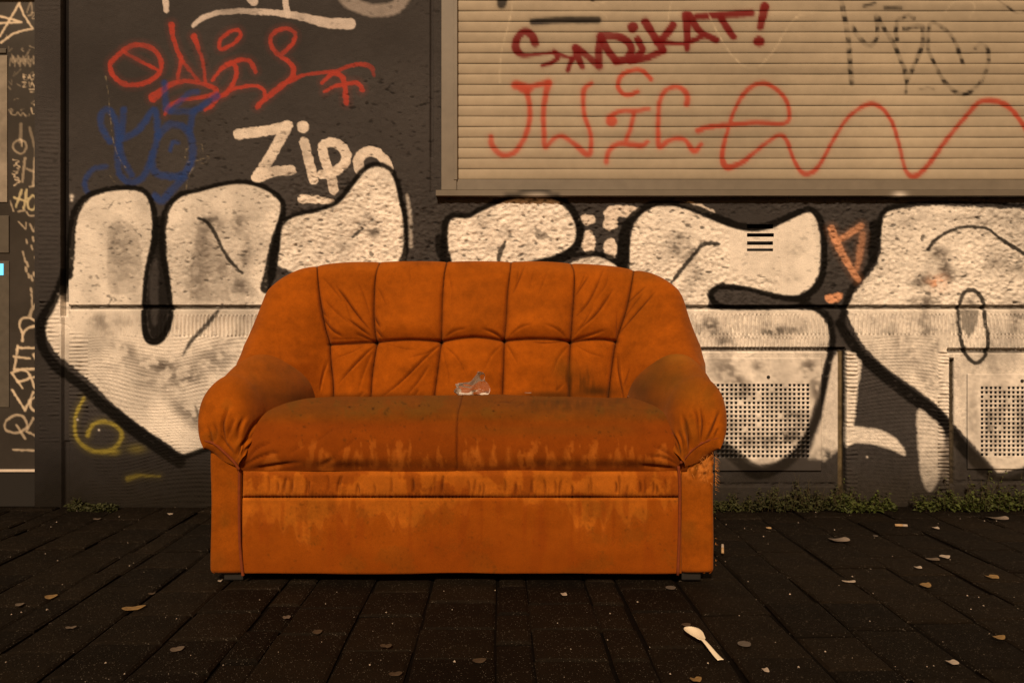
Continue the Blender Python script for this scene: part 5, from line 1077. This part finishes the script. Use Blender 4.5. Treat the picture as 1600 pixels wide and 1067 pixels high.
# pale grit strewn over the paving
gv, gf = [], []
for k in range(230):
    Yg = random.uniform(1.5, 3.02); Xg = random.uniform(-.72, .72) * Yg
    if -0.9 < Xg < .61 and Yg > 2.08: continue
    r = abs(random.gauss(.0011, .0008)) + .0005; b0 = len(gv); an = random.uniform(0, 6)
    for j in range(3): gv.append((Xg + r * math.cos(an + j * 2.1), Yg + 1.3 * r * math.sin(an + j * 2.1), .002))
    gv.append((Xg, Yg, .002 + r)); gf += [(b0, b0 + 1, b0 + 3), (b0 + 1, b0 + 2, b0 + 3), (b0 + 2, b0, b0 + 3)]
gr = mesh_py('pale_grit', gv, gf, M_PAPER); tag(gr, 'tiny pale crumbs of grit scattered over the paving', 'grit', None, 'stuff')

# ------------------------------------------------------------------ weeds along the foot of the wall
def leaf_mat(name, c):
    m = material(name, c, rough=.6, nscale=30, namp=.5, mottle=(160, .35)); return m
M_WD, M_WD2, M_TWIG = leaf_mat('dark_weed_leaf', (.028, .032, .008)), leaf_mat('fresh_weed_leaf', (.045, .060, .010)), material('weed_stem', (.05, .04, .018), rough=.8)
def weeds(name, x0, x1, n, top, mat, label, seed, ht=None):
    r = random.Random(seed); vs, fs = [], []; sv_, sf_ = [], []
    def leaf(p, l, wd, yaw, pit):
        d_ = Vector((math.cos(yaw) * math.cos(pit), math.sin(yaw) * math.cos(pit), math.sin(pit))); sd = Vector((-math.sin(yaw), math.cos(yaw), r.uniform(-.5, .5))).normalized(); b0 = len(vs); p = Vector(p)
        for q in (p, p + d_ * l * .45 + sd * wd, p + d_ * l + Vector((0, 0, -l * .25)), p + d_ * l * .45 - sd * wd): vs.append(tuple(q))
        fs.append((b0, b0 + 1, b0 + 2, b0 + 3))
    k = 0
    while k < n:
        px_ = r.uniform(x0, x1); f = (px_ - x0) / (x1 - x0); hh = ht(f) if ht else 1.0
        if hh <= 0: continue
        Yw = D - r.uniform(.012, .10); X = (px_ - CXP) * Yw / F; hgt = top * hh * r.choice((r.uniform(.15, .6), r.uniform(.3, 1.0))) * (1 + .25 * math.sin(px_ / 9.0) + .2 * math.sin(px_ / 3.7)) * (1 - .5 * (D - Yw) / .10)
        lean = r.uniform(-.4, .4); lean2 = r.uniform(-.5, .1)
        b0 = len(sv_)
        for t in (0, .5, 1.0):
            q = (X + lean * hgt * t, Yw + lean2 * hgt * t * .5, hgt * t); sv_.append((q[0] - .0007, q[1], q[2])); sv_.append((q[0] + .0007, q[1], q[2]))
        sf_ += [(b0, b0 + 1, b0 + 3, b0 + 2), (b0 + 2, b0 + 3, b0 + 5, b0 + 4)]
        for j in range(r.randint(6, 12)):
            t = r.uniform(.15, 1.05); l = r.uniform(.009, .026) * (1.1 - .4 * t)
            leaf((X + lean * hgt * t, Yw + lean2 * hgt * t * .5, max(.003, hgt * t)), l, l * r.uniform(.22, .42), r.uniform(0, 6.28), r.uniform(-.5, .9))
        k += 1
    e = empty(name, ((x0 + x1) / 2 * 0, 0, 0)); tag(e, label, 'weeds', 'weeds along the foot of the wall')
    a = mesh_py('foliage', vs, fs, mat, e); a['kind'] = 'stuff'
    b = mesh_py('stems', sv_, sf_, M_TWIG, e); b['kind'] = 'stuff'
weeds('weed_clump', 1085, 1320, 430, .125, M_WD, 'dark low weeds at the wall foot right beside the sofa', 3, lambda f: .45 + .75 * math.exp(-((f - .68) / .25) ** 2) )
weeds('weed_clump', 1306, 1398, 150, .105, M_WD2, 'brighter green weeds before the pillar between the two vent covers', 4, lambda f: 1.1 - .7 * f)
weeds('weed_clump', 1428, 1690, 450, .125, M_WD2, 'fresh green weeds under the right-hand vent cover', 5, lambda f: .5 + .6 * min(1, f * 3))
weeds('weed_clump', 108, 182, 110, .040, M_WD, 'small dark tuft of moss and weeds by the pilaster foot', 6, lambda f: 1 - .6 * f)
